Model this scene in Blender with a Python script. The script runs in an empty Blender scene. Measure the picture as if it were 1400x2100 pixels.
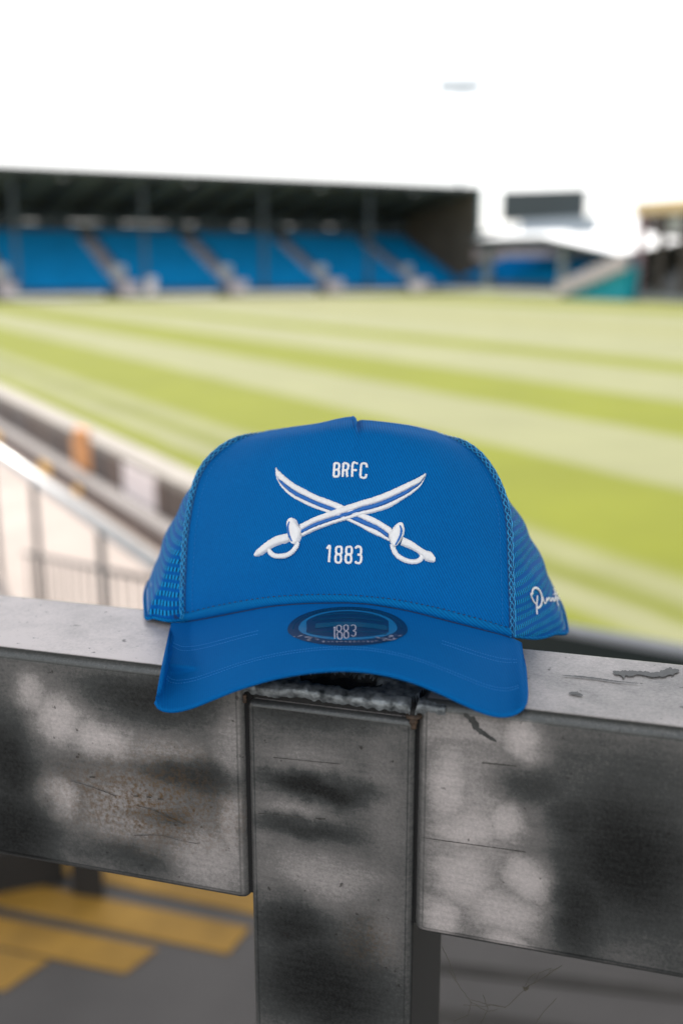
import bpy, bmesh, math, random
from mathutils import Vector, Matrix, noise
from mathutils.bvhtree import BVHTree
random.seed(7)
sc = bpy.context.scene
COL = sc.collection
R = math.radians

# ------------------------------------------------------------------ camera, sky, sun, exposure
HC = 2.7                      # lens height above the pitch
K = 0.88                      # size of the things close by
PITCH = math.atan2(510, 2100)
cam = bpy.data.cameras.new('camera')
camo = bpy.data.objects.new('camera', cam)
COL.objects.link(camo)
camo.location = (0, 0, HC)
camo.rotation_euler = (R(90) - PITCH, 0, 0)
cam.sensor_fit = 'VERTICAL'; cam.sensor_height = 36; cam.sensor_width = 24
cam.lens = 36
cam.clip_start = 0.02; cam.clip_end = 3000
cam.dof.use_dof = True
cam.dof.focus_distance = 0.462
cam.dof.aperture_fstop = 4.5
sc.camera = camo

SUN_EL, SUN_AZ = 58, -22
w = bpy.data.worlds.new('World'); sc.world = w; w.use_nodes = True
nt = w.node_tree; N = nt.nodes; L = nt.links
bg = N['Background']; bg.inputs['Strength'].default_value = 0.1
sky = N.new('ShaderNodeTexSky'); sky.sky_type = 'NISHITA'; sky.sun_disc = False
sky.sun_elevation = R(SUN_EL); sky.sun_rotation = R(SUN_AZ); sky.air_density = 1.0; sky.dust_density = 1.0
tc = N.new('ShaderNodeTexCoord'); mp = N.new('ShaderNodeMapping'); mp.inputs['Scale'].default_value = (1.2, 1.2, 4.5)
nz = N.new('ShaderNodeTexNoise'); nz.inputs['Scale'].default_value = 1.6; nz.inputs['Detail'].default_value = 5
cr = N.new('ShaderNodeMapRange'); cr.inputs['From Min'].default_value = .3; cr.inputs['From Max'].default_value = .6
cr.inputs['To Min'].default_value = .68; cr.inputs['To Max'].default_value = .93
mx = N.new('ShaderNodeMix'); mx.data_type = 'RGBA'; mx.inputs[7].default_value = (7.9, 7.8, 7.7, 1)
L.new(tc.outputs['Generated'], mp.inputs['Vector']); L.new(mp.outputs[0], nz.inputs['Vector'])
sz = N.new('ShaderNodeSeparateXYZ'); L.new(tc.outputs['Generated'], sz.inputs[0])
gz = N.new('ShaderNodeMapRange'); gz.interpolation_type = 'SMOOTHSTEP'
gz.inputs['From Min'].default_value = .05; gz.inputs['From Max'].default_value = .50; gz.inputs['To Min'].default_value = 1.0; gz.inputs['To Max'].default_value = .8
L.new(sz.outputs['Z'], gz.inputs['Value'])
mu = N.new('ShaderNodeMath'); mu.operation = 'MULTIPLY'; L.new(nz.outputs['Fac'], cr.inputs['Value']); L.new(cr.outputs[0], mu.inputs[0]); L.new(gz.outputs[0], mu.inputs[1]); L.new(mu.outputs[0], mx.inputs[0])
L.new(sky.outputs[0], mx.inputs[6]); L.new(mx.outputs[2], bg.inputs['Color'])

sun = bpy.data.lights.new('sun', 'SUN'); sun.energy = 3.3; sun.angle = R(0.5); sun.color = (1, .94, .86)
suno = bpy.data.objects.new('sun', sun); COL.objects.link(suno)
sd = Vector((math.sin(R(SUN_AZ)) * math.cos(R(SUN_EL)), math.cos(R(SUN_AZ)) * math.cos(R(SUN_EL)), math.sin(R(SUN_EL))))
suno.rotation_euler = (-sd).to_track_quat('-Z', 'Y').to_euler()
suno.location = (0, 0, 60)
sc.view_settings.view_transform = 'Standard'; sc.view_settings.look = 'None'
sc.view_settings.exposure = 1.22; sc.view_settings.gamma = 1; sc.view_settings.use_curve_mapping = False
sc.cycles.use_denoising = True
sc.cycles.max_bounces = 8; sc.cycles.transparent_max_bounces = 12

# ------------------------------------------------------------------ helpers
CP, SP = math.cos(PITCH), math.sin(PITCH)
def ray(px, py):                       # ground direction of a sight line, per metre ahead
    v = py - 1050
    f = 2100 * CP - v * SP
    return Vector(((px - 700) / f, 1.0, (-v * CP - 2100 * SP) / f))
def at(px, py, Y):                     # world point at Y metres ahead
    r = ray(px, py); return Vector((r.x * Y, Y, HC + r.z * Y))
def W(a, b, z=0.0):                    # stadium grid: a along the touchline away, b across the pitch
    return Vector((-.5 * a + .8660254 * b, .8660254 * a + .5 * b, z))

def empty(name, label, cat, loc=(0, 0, 0), rz=0, group=None):
    o = bpy.data.objects.new(name, None); COL.objects.link(o)
    o.location = loc; o.rotation_euler = (0, 0, rz); o.empty_display_size = .1
    o['label'] = label; o['category'] = cat
    if group: o['group'] = group
    return o
def mesh(name, verts, faces, m=None, parent=None, smooth=False, world=True, kind=None, label=None):
    me = bpy.data.meshes.new(name)
    if parent is not None and world:
        M = Matrix.Identity(4); p = parent; ch = []
        while p: ch.append(p); p = p.parent
        for p in reversed(ch): M = M @ (Matrix.Translation(p.location) @ p.rotation_euler.to_matrix().to_4x4())
        Mi = M.inverted(); verts = [Mi @ Vector(v) for v in verts]
    me.from_pydata([tuple(v) for v in verts], [], faces); me.update()
    if smooth: me.polygons.foreach_set('use_smooth', [True] * len(me.polygons))
    o = bpy.data.objects.new(name, me); COL.objects.link(o)
    if m: me.materials.append(m)
    if parent is not None: o.parent = parent
    if kind: o['kind'] = kind
    if label: o['label'] = label
    return o
class MB:                              # collects shapes for one mesh
    def __init__(s): s.v = []; s.f = []
    def add(s, v, f):
        n = len(s.v); s.v += [Vector(x) for x in v]; s.f += [[i + n for i in q] for q in f]; return s
    def hexa(s, p):                    # 8 corners: bottom 4 ccw, top 4
        return s.add(p, [(3, 2, 1, 0), (4, 5, 6, 7), (0, 1, 5, 4), (1, 2, 6, 5), (2, 3, 7, 6), (3, 0, 4, 7)])
    def box(s, x0, x1, y0, y1, z0, z1):
        return s.hexa([(x0, y0, z0), (x1, y0, z0), (x1, y1, z0), (x0, y1, z0), (x0, y0, z1), (x1, y0, z1), (x1, y1, z1), (x0, y1, z1)])
    def gbox(s, a0, a1, b0, b1, z0, z1):   # box on the stadium grid
        return s.hexa([W(a0, b0, z0), W(a0, b1, z0), W(a1, b1, z0), W(a1, b0, z0), W(a0, b0, z1), W(a0, b1, z1), W(a1, b1, z1), W(a1, b0, z1)])
    def tube(s, pts, r, n=8, flat=1.0, up=None, caps=True):
        pts = [Vector(p) for p in pts]; rings = []
        for i, p in enumerate(pts):
            t = (pts[min(i + 1, len(pts) - 1)] - pts[max(i - 1, 0)])
            if t.length < 1e-9: t = Vector((0, 0, 1))
            t.normalize()
            u = Vector(up[i]) if up else (Vector((0, 0, 1)) if abs(t.z) < .95 else Vector((1, 0, 0)))
            a = t.cross(u).normalized(); b = a.cross(t).normalized()
            rr = r[i] if hasattr(r, '__len__') else r
            rings.append([p + a * rr * math.cos(2 * math.pi * k / n) + b * rr * flat * math.sin(2 * math.pi * k / n) for k in range(n)])
        v = [q for rg in rings for q in rg]; f = []
        for i in range(len(pts) - 1):
            for k in range(n):
                f.append((i * n + k, i * n + (k + 1) % n, (i + 1) * n + (k + 1) % n, (i + 1) * n + k))
        if caps:
            f.append(tuple(range(n))[::-1]); f.append(tuple((len(pts) - 1) * n + k for k in range(n)))
        return s.add(v, f)
    def build(s, name, m, parent=None, **kw): return mesh(name, s.v, s.f, m, parent, **kw)

def mat(name, col, rough=.6, metal=0.0, var=0.0, scale=5.0, bump=0.0, bscale=50.0, spec=.5, col2=None, detail=6):
    m = bpy.data.materials.new(name); m.use_nodes = True
    n = m.node_tree.nodes; l = m.node_tree.links; b = n['Principled BSDF']
    b.inputs['Base Color'].default_value = (*col, 1); b.inputs['Roughness'].default_value = rough
    b.inputs['Metallic'].default_value = metal; b.inputs['Specular IOR Level'].default_value = spec
    t = n.new('ShaderNodeTexCoord')
    if var or col2:
        z = n.new('ShaderNodeTexNoise'); z.inputs['Scale'].default_value = scale; z.inputs['Detail'].default_value = detail
        l.new(t.outputs['Object'], z.inputs['Vector'])
        r = n.new('ShaderNodeValToRGB'); r.color_ramp.elements[0].position = .3; r.color_ramp.elements[1].position = .7
        c2 = col2 if col2 else tuple(c * (1 + var) for c in col)
        c1 = col if col2 else tuple(c * (1 - var) for c in col)
        r.color_ramp.elements[0].color = (*c1, 1); r.color_ramp.elements[1].color = (*c2, 1)
        l.new(z.outputs['Fac'], r.inputs['Fac']); l.new(r.outputs[0], b.inputs['Base Color'])
    if bump:
        z2 = n.new('ShaderNodeTexNoise'); z2.inputs['Scale'].default_value = bscale; z2.inputs['Detail'].default_value = 5
        l.new(t.outputs['Object'], z2.inputs['Vector'])
        bp = n.new('ShaderNodeBump'); bp.inputs['Strength'].default_value = bump; bp.inputs['Distance'].default_value = .3 / bscale
        l.new(z2.outputs['Fac'], bp.inputs['Height']); l.new(bp.outputs[0], b.inputs['Normal'])
    return m

# ------------------------------------------------------------------ materials of the ground
def grass_mat():
    m = bpy.data.materials.new('mown_grass'); m.use_nodes = True
    n = m.node_tree.nodes; l = m.node_tree.links; b = n['Principled BSDF']; b.inputs['Roughness'].default_value = .8
    b.inputs['Specular IOR Level'].default_value = .15
    t = n.new('ShaderNodeTexCoord'); sx = n.new('ShaderNodeSeparateXYZ'); l.new(t.outputs['Object'], sx.inputs[0])
    w1 = n.new('ShaderNodeTexNoise'); w1.inputs['Scale'].default_value = .8; w1.inputs['Detail'].default_value = 3
    l.new(t.outputs['Object'], w1.inputs['Vector'])
    ma = n.new('ShaderNodeMath'); ma.operation = 'MULTIPLY_ADD'; ma.inputs[1].default_value = .25
    l.new(w1.outputs['Fac'], ma.inputs[0]); l.new(sx.outputs['Y'], ma.inputs[2])      # object Y = b
    dv = n.new('ShaderNodeMath'); dv.operation = 'DIVIDE'; dv.inputs[1].default_value = 64; l.new(ma.outputs[0], dv.inputs[0])
    rp = n.new('ShaderNodeValToRGB'); rp.color_ramp.interpolation = 'LINEAR'
    G = (.125, .140, .010); P = (.178, .183, .095); D = (.108, .122, .010); Q = (.172, .175, .08)
    bands = [(0, G), (5.65, P), (6.1, D), (6.5, P), (7.0, G), (9.9, P), (12.9, G), (16.2, P), (20.5, G), (22.8, P), (30, Q), (36, P), (44, G), (50, Q), (55, G)]
    e = rp.color_ramp.elements; e[0].position = 0; e[0].color = (*G, 1); e[1].position = 1; e[1].color = (*G, 1)
    prev = G
    for bb, c in bands[1:]:
        wd = .06 + bb * .006
        x = e.new((bb - wd) / 64); x.color = (*prev, 1)
        x = e.new((bb + wd) / 64); x.color = (*c, 1); prev = c
    l.new(dv.outputs[0], rp.inputs[0])
    z = n.new('ShaderNodeTexNoise'); z.inputs['Scale'].default_value = .45; z.inputs['Detail'].default_value = 8; z.inputs['Roughness'].default_value = .65
    l.new(t.outputs['Object'], z.inputs['Vector'])
    mr = n.new('ShaderNodeMapRange'); mr.inputs['To Min'].default_value = .78; mr.inputs['To Max'].default_value = 1.22
    l.new(z.outputs['Fac'], mr.inputs[0])
    mm = n.new('ShaderNodeMix'); mm.data_type = 'RGBA'; mm.blend_type = 'MULTIPLY'; mm.inputs[0].default_value = 1
    l.new(rp.outputs[0], mm.inputs[6]); l.new(mr.outputs[0], mm.inputs[7]); l.new(mm.outputs[2], b.inputs['Base Color'])
    return m
M_grass = grass_mat()
M_outer = mat('outer_ground', (.2, .2, .17), .9, var=.2, scale=.2)
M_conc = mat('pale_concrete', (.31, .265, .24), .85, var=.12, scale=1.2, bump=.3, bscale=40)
M_coping = mat('coping_concrete', (.24, .22, .195), .8, var=.12, scale=3)
M_ledge = mat('ledge_concrete', (.2, .185, .18), .8, var=.1, scale=3)
M_lowwall = mat('low_wall_paint', (.135, .10, .085), .8, var=.15, scale=2)
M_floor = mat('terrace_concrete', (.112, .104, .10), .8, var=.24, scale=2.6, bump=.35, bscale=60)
M_yellow = mat('worn_yellow_paint', (.43, .24, .04), .75, var=.2, scale=9, bump=.2, bscale=60)
M_yell2 = mat('bright_yellow_paint', (.75, .42, .06), .6)
M_galv = mat('galvanised_tube', (.48, .50, .52), .35, .35, var=.1, scale=8)
M_post = mat('weathered_post', (.07, .075, .08), .45, .3, var=.15, scale=8)
M_dkbr = mat('dark_brown_board', (.062, .042, .034), .55, var=.15, scale=2)
M_dkgr = mat('dark_grey_board', (.045, .036, .036), .55)
M_orange = mat('orange_board', (.55, .24, .07), .6)
M_white = mat('white_board', (.72, .66, .67), .5)
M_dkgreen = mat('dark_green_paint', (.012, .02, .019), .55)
M_paleband = mat('pale_steel', (.3, .31, .33), .5, .1)
M_wline = mat('white_paint', (.78, .78, .76), .6)

# ------------------------------------------------------------------ setting: ground sheets
def struct(o): o['kind'] = 'structure'; return o
g = mesh('ground', [(-1500, -1500, -.02), (1500, -1500, -.02), (1500, 1500, -.02), (-1500, 1500, -.02)], [(0, 1, 2, 3)], M_outer); struct(g)
pit = bpy.data.objects.new('pitch', bpy.data.meshes.new('pitch')); COL.objects.link(pit); struct(pit)
pit.rotation_euler = (0, 0, math.atan2(.8660254, -.5))      # local X = a (away), local -Y = b
pit.data.from_pydata([(-30, -63, 0), (83, -63, 0), (83, -3, 0), (-30, -3, 0)], [], [(0, 1, 2, 3)])
pit.data.materials.append(M_grass)
# object Y runs the other way round, so the material reads -Y
for nd in M_grass.node_tree.nodes:
    if nd.type == 'SEPXYZ':
        l = M_grass.node_tree.links; neg = M_grass.node_tree.nodes.new('ShaderNodeMath'); neg.operation = 'MULTIPLY'; neg.inputs[1].default_value = -1
        tgt = [k.to_socket for k in nd.outputs['Y'].links]
        l.new(nd.outputs['Y'], neg.inputs[0])
        for s_ in tgt: l.new(neg.outputs[0], s_)
        break
# lower walkway in the sun behind the pitch wall
DR = HC - 2.32
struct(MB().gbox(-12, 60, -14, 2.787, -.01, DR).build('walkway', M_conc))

# upper terrace floor we stand on, with the painted hatching
FZ = HC - 1.3
fl = MB()
corner = [at(-260, 1700, 1), ]
def floor_pt(px, py, drop=1.3):
    r = ray(px, py); Y = -drop / r.z; return Vector((r.x * Y, Y, HC - drop))
fv = [Vector((-5, -4, 0)), Vector((5.5, -4, 0)), Vector((5.5, 1.25, 0)), Vector((.35, 2.75, 0)), Vector((-.9, 2.62, 0)), Vector((-5, 1.9, 0))]
n_ = len(fv)
vv = [Vector((p.x, p.y, DR + .004)) for p in fv] + [Vector((p.x, p.y, FZ)) for p in fv]
ff = [tuple(range(n_, 2 * n_)), tuple(range(n_))[::-1]] + [(i, (i + 1) % n_, n_ + (i + 1) % n_, n_ + i) for i in range(n_)]
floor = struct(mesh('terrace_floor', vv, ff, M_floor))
# yellow stripes: slanted parallelograms on the floor
stripes = [((0, 2000), (95, 1985), (30, 2032), (-60, 2060)), ]
ends = [((100, 1972), (8, 2034)), ((322, 1948), (258, 1998)), ((512, 1905), (468, 1958)), ((700, 1850), (660, 1905)), ((880, 1800), (850, 1850))]
for (tp, bt) in ends:
    p0 = floor_pt(*tp); p1 = floor_pt(*bt)
    d = Vector((-.955, .296, 0))
    d = (floor_pt(tp[0] - 300, tp[1] - 60) - p0).normalized()
    q0 = p0 + d * 1.15; q1 = p1 + d * 1.15
    s_ = MB(); z0, z1 = FZ + .001, FZ + .004
    s_.hexa([(p1.x, p1.y, z0), (p0.x, p0.y, z0), (q0.x, q0.y, z0), (q1.x, q1.y, z0), (p1.x, p1.y, z1), (p0.x, p0.y, z1), (q0.x, q0.y, z1), (q1.x, q1.y, z1)])
    s_.build('hatch_stripe', M_yellow, floor)

ks = empty('kerb_upstand', 'low kerb painted near black for the shade at the end of the yellow hatching, below the left beam', 'kerb', floor_pt(60, 1840))
k0, k1 = floor_pt(-400, 1905), floor_pt(135, 1812); kd = (k1 - k0).normalized(); kn = Vector((-kd.y, kd.x, 0))
M_kerb = mat('shadowed_kerb', (.018, .016, .014), .8, var=.2, scale=6)  # near-black colour holds the shadow on this added kerb
MB().hexa([k0, k1, k1 + kn * .5, k0 + kn * .5] + [p + Vector((0, 0, .10)) for p in (k0, k1, k1 + kn * .5, k0 + kn * .5)]).build('kerb_block', M_kerb, ks)
k2, k3 = floor_pt(150, 1838), floor_pt(215, 1846)
MB().hexa([k2, k3, k3 + kn * .05, k2 + kn * .05] + [p + Vector((0, 0, .32)) for p in (k2, k3, k3 + kn * .05, k2 + kn * .05)]).build('kerb_bollard', M_kerb, ks)
M_fband = mat('dark_floor_band', (.06, .055, .05), .85, var=.25, scale=7)  # darker bands crossing the floor
for (p_, q_, hh) in (((880, 1972), (1560, 2052), 20), ((880, 2066), (1560, 2160), 26)):
    P4 = [floor_pt(p_[0], p_[1] + hh), floor_pt(q_[0], q_[1] + hh), floor_pt(*q_), floor_pt(*p_)]
    MB().hexa([p + Vector((0, 0, .001)) for p in P4] + [p + Vector((0, 0, .004)) for p in P4]).build('floor_band', M_fband, floor)
# ------------------------------------------------------------------ perimeter wall of boards, left
BW = 3.0
t = empty('perimeter_wall', 'low wall of dark, orange and white boards with a pale coping along the near touchline', 'wall', W(10, BW, DR))
MB().gbox(-6, 62, BW - .01, BW + .30, HC - 1.83, HC - 1.775).build('coping', M_coping, t)
MB().gbox(-6, 62, BW + .02, BW + .28, DR - .3, HC - 1.83).build('wall_core', M_lowwall, t)
MB().gbox(-6, 62, 2.79, BW - .0, HC - 2.18, HC - 2.127).build('ledge', M_ledge, t)
MB().gbox(-6, 62, 2.80, BW + .01, DR, HC - 2.18).build('lower_wall', M_lowwall, t)
def a_of(px, b, py=900):             # where the sight column px meets the line b
    v = (py - 1050); f = 2100 * CP - v * SP; tt = (px - 700) / f
    # b = (.866 t + .5) Y ; a = (-.5 t + .866) Y
    Y = b / (.8660254 * tt + .5); return (-.5 * tt + .8660254) * Y
cuts = [-40, 15, 25, 66, 70, 118, 132, 154, 190, 206, 222, 250, 254, 322, 338, 420]
bm_ = [M_dkgr, M_dkbr, M_dkgr, M_lowwall, M_dkbr, M_dkgr, M_lowwall, M_orange, M_dkbr, M_dkgr, M_lowwall, M_dkgr, M_white, M_lowwall, M_dkbr]
for i in range(len(cuts) - 1):
    a0, a1 = a_of(cuts[i + 1], BW), a_of(cuts[i], BW)
    MB().gbox(a0 + .01, a1 - .01, BW - .03 - .01 * (i % 2), BW + .02, HC - 2.125, HC - 1.83).build('board', bm_[i], t,
        label={7: 'orange board', 12: 'white board'}.get(i))
a0 = a_of(-40, BW)
while a0 < 58:
    MB().gbox(a0 + .02, a0 + 1.9, BW - .03, BW + .02, HC - 2.125, HC - 1.83).build('board', random.choice([M_dkbr, M_dkgr]), t); a0 += 1.95
a1 = a_of(420, BW)
while a1 > -4:
    MB().gbox(a1 - 1.9, a1 - .02, BW - .03, BW + .02, HC - 2.125, HC - 1.83).build('board', random.choice([M_dkbr, M_dkgr]), t); a1 -= 1.95
# orange post capping the wall
bp = MB(); aa = a_of(173, BW); bp.gbox(aa - .16, aa + .2, BW - .05, BW + .02, HC - 1.829, HC - 1.70).build('raised_board', M_orange, t)
# yellow edge markers at the foot of the wall
for px, wd in ((88, .22), (-6, .2), (152, .1)):
    aa = a_of(px, 2.78)
    MB().gbox(aa - wd, aa + wd, 2.775, 2.797, DR + .02, DR + (.13 if px < 100 else .1)).build('edge_marker', M_yell2, t)

# ------------------------------------------------------------------ sloping handrail in front of it
t = empty('handrail', 'pale tubular handrail with grey posts and thin balusters running beside the walkway', 'railing', W(6, 1.49, DR))
HB, HZ = 1.49, HC - 1.32
aS, aE = a_of(352, 1.49), 16
tb = MB(); tb.tube([W(aS, HB, HZ), W(aE, HB, HZ)], .036, 12); tb.build('top_rail', M_galv, t, smooth=True)
post_as = [a_of(62, HB), a_of(195, HB), a_of(330, HB)]
stp = post_as[0] - post_as[1]
post_as = [post_as[0] + 1.3 * k for k in range(1, 5)] + post_as
for a_ in post_as: MB().tube([W(a_, HB, DR), W(a_, HB, HZ - .034)], .02, 10).build('post', M_post, t, smooth=True)
def midz(a): return HC - 1.56 - (a - post_as[-2]) * (.28 / stp)
hi_a = post_as[-3] + .4
tb = MB(); tb.tube([W(aS, HB, midz(aS)), W(hi_a, HB, midz(hi_a))], .014, 8); tb.build('middle_rail', M_post, t, smooth=True)
a_ = aS + .1
while a_ < hi_a:
    MB().tube([W(a_, HB, DR), W(a_, HB, midz(a_) - .012)], .006, 6).build('baluster', M_post, t); a_ += .17

# ------------------------------------------------------------------ low parapet ahead on the right
t = empty('parapet_wall', 'dark green low parapet wall with a pale steel capping behind the right of the cap', 'wall', (1.6, 2.3, FZ))
c0 = at(640, 1262, 2.95); c1 = at(1800, 1353, 2.17)
d = (c1 - c0).normalized(); nn = Vector((-d.y, d.x, 0)).normalized()
c1.z = c0.z = (c0.z + c1.z) / 2
zt = at(1280, 1300, 2.5).z
def bar(m_, p, q, n0, n1, z0, z1):
    A, B = p + nn * n0, q + nn * n0; C, D = q + nn * n1, p + nn * n1
    return m_.hexa([(A.x, A.y, z0), (B.x, B.y, z0), (C.x, C.y, z0), (D.x, D.y, z0), (A.x, A.y, z1), (B.x, B.y, z1), (C.x, C.y, z1), (D.x, D.y, z1)])
bar(MB(), c0, c1, -.01, .04, zt - .016, zt).build('capping', M_paleband, t)
bar(MB(), c0, c1, 0, .035, FZ, zt - .016).build('panel', M_dkgreen, t)

# ------------------------------------------------------------------ our own stand's roof, unseen overhead, shaped to shade rail, cap and floor
t = empty('shade_canopy', 'unseen flat dark roof on steel columns, added to shade the terrace where the rail stands', 'roof', (0, -2, FZ))
M_under = mat('canopy_sheet', (.25, .25, .25), .8)
MB().box(-9, 9, -1.2, 5.6, HC + 4.2, HC + 4.35).build('roof_sheet', M_under, t)
for x in (-4.4, 0.9, 5.0): MB().box(x - .1, x + .1, -1.2, -1.0, FZ, HC + 4.2).build('column', M_post, t)

# ------------------------------------------------------------------ far stand with blue seats
A0 = 83.2
M_seat = mat('blue_seat_plastic', (.0, .205, .46), .6, var=.1, scale=.6, spec=.1)
M_steel = mat('dark_roof_steel', (.022, .026, .024), .7)
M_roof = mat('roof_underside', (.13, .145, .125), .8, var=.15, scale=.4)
M_step = mat('terrace_step', (.10, .10, .10), .85)
M_aisle = mat('aisle_concrete', (.5, .45, .47), .8, var=.1, scale=2)
M_back = mat('back_wall_cladding', (.03, .045, .055), .8)
M_col = mat('column_grey', (.05, .065, .075), .6)
M_teal = mat('teal_paint', (.01, .12, .15), .5)
M_gable = mat('gable_cladding', (.10, .085, .065), .8, var=.2, scale=.5)
M_lit = mat('pale_panel', (.42, .44, .45), .6)
st = empty('grandstand', 'long covered stand with blocks of blue seats and a dark sloping roof across the pitch', 'stand', W(A0 + 6, 40, 0))
B0, B1 = 4.0, 63.1
rows, rd, rz0, rh = 15, .75, .3, .315
# stepped terrace
sm = MB()
for r_ in range(rows):
    sm.gbox(A0 + .9 + r_ * rd, A0 + .9 + rows * rd, B0, B1, rz0 + r_ * rh - (.32 if r_ else .3), rz0 + r_ * rh)
sm.build('terrace_steps', M_step, st, kind='stuff')
aisles = [8.7, 18.5, 28.2, 38.0, 47.7, 57.4]
edges = [B0] + aisles + [B1]
for i in range(len(edges) - 1):
    b0 = edges[i] + (.75 if i else .1); b1 = edges[i + 1] - (.75 if i < len(edges) - 2 else .1)
    sm = MB()
    for r_ in range(rows):
        b = b0
        aa = A0 + .9 + r_ * rd; z = rz0 + r_ * rh
        while b + .46 < b1:
            sm.gbox(aa + .12, aa + .5, b, b + .46, z + .36, z + .42)
            sm.gbox(aa + .48, aa + .56, b, b + .46, z + .40, z + .82)
            b += .5
    sm.build('seat_block', M_seat, st, kind='stuff')
for b in aisles:
    sm = MB()
    for r_ in range(rows):
        for h_ in (0, 1):
            sm.gbox(A0 + .9 + (r_ + h_ * .5) * rd, A0 + .9 + (r_ + 1) * rd, b - .7, b + .7, rz0 + r_ * rh + .002 * h_, rz0 + r_ * rh + .01 + h_ * .16)
    sm.build('aisle', M_aisle, st)
    # low barrier and gate at the foot of the aisle
    z = rz0 + 4 * rh
    v_ = MB().gbox(A0 + .9 + 3.2 * rd, A0 + .9 + 3.3 * rd, b - .6, b + .6, z, z + .95); v_.build('gate_panel', M_lit, st)
    MB().gbox(A0 + .5, A0 + .82, b - .8, b + .8, 0, 1.25).build('gate_pier', M_aisle, st)
# pitch wall panels
b = B0
while b < B1 - .5:
    e_ = min(b + 2.45, B1)
    if all(abs((b + e_) / 2 - q) > 1.2 for q in aisles):
        MB().gbox(A0 + .30, A0 + .38, b, e_ - .04, 0, .3).build('front_panel', M_wline, st)
    b += 2.45
# back wall with gaps of daylight under the roof
AB = A0 + .9 + rows * rd + .02
zb = rz0 + rows * rh
MB().gbox(AB, AB + .25, B0, B1, 0, zb + 1.25).build('back_wall', M_back, st)
gaps = [(22.6, 24.0), (26.8, 29.6), (31.6, 36.0), (37.8, 39.0), (43.0, 44.2), (48.5, 49.5), (53.3, 54.3), (14, 15.5), (18, 20.2)]
gaps.sort()
gap_pts = []; pb = B0
for (g0, g1) in gaps:
    MB().gbox(AB, AB + .2, pb, g0, zb + 1.26, zb + 2.6).build('wall_panel', M_back, st); pb = g1
    MB().gbox(AB, AB + .2, g0, g1, zb + 1.305, zb + 2.6).build('wall_panel', M_back, st)
    MB().gbox(AB + .05, AB + .1, g0, g1, zb + .86, zb + 1.5).build('window_frame', M_col, st) if False else None
MB().gbox(AB, AB + .2, pb, B1, zb + 1.26, zb + 2.6).build('wall_panel', M_back, st)
# roof
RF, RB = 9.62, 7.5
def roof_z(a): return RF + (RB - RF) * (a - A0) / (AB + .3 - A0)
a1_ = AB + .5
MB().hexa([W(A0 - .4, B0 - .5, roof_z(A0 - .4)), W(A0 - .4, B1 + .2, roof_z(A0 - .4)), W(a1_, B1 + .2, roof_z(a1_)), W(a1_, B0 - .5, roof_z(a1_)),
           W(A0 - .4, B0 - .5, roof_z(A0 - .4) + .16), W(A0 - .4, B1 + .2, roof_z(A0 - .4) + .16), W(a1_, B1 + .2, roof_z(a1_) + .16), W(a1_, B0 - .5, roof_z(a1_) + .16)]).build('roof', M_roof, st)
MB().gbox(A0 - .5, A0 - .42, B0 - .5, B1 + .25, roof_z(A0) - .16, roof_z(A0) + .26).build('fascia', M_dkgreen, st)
b = B0 + 2
k = 0
while b < B1:
    z0, z1 = roof_z(A0), roof_z(AB)
    dp = .75
    MB().hexa([W(A0 - .3, b - .14, z0 - .35), W(A0 - .3, b + .14, z0 - .35), W(AB - .05, b + .14, z1 - dp), W(AB - .05, b - .14, z1 - dp),
               W(A0 - .3, b - .14, z0 - .01), W(A0 - .3, b + .14, z0 - .01), W(AB - .05, b + .14, z1 - .01), W(AB - .05, b - .14, z1 - .01)]).build('rafter', M_steel, st)
    b += 3.6
for b in (8.5, 19.2, 29.6, 40.5, 51.3):
    MB().gbox(A0 + .45, A0 + .8, b - .1, b + .1, 0, roof_z(A0 + .6) - .36).build('column', M_col, st)
for b in (23.0, 45.8, 55.8, 33.5):
    lm = MB(); lm.gbox(A0 - .3, A0 + .1, b - .22, b + .22, roof_z(A0) - .5, roof_z(A0) - .36); lm.build('floodlamp', M_lit, st)
# gable end
MB().hexa([W(A0 + 3, B1 - .1, 0), W(A0 + 3, B1 + .1, 0), W(AB, B1 + .1, 0), W(AB, B1 - .1, 0),
           W(A0 + 3, B1 - .1, roof_z(A0 + 3)), W(A0 + 3, B1 + .1, roof_z(A0 + 3)), W(AB, B1 + .1, roof_z(AB)), W(AB, B1 - .1, roof_z(AB))]).build('gable_wall', M_gable, st)
MB().hexa([W(A0 - .3, B1 - .1, 5.4), W(A0 - .3, B1 + .1, 5.4), W(A0 + 2.98, B1 + .1, 5.0), W(A0 + 2.98, B1 - .1, 5.0),
           W(A0 - .3, B1 - .1, roof_z(A0)), W(A0 - .3, B1 + .1, roof_z(A0)), W(A0 + 2.98, B1 + .1, roof_z(A0 + 2.98)), W(A0 + 2.98, B1 - .1, roof_z(A0 + 2.98))]).build('gable_panel', M_gable, st)
MB().gbox(A0 - .38, A0 - .1, B1 + .1, B1 + .4, 5.2, roof_z(A0) + .1).build('corner_post', M_teal, st)

MB().gbox(A0 + .2, A0 + 2.95, B1 - .08, B1 + .1, 0, 4.98).build('gable_panel', M_gable, st)
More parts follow.
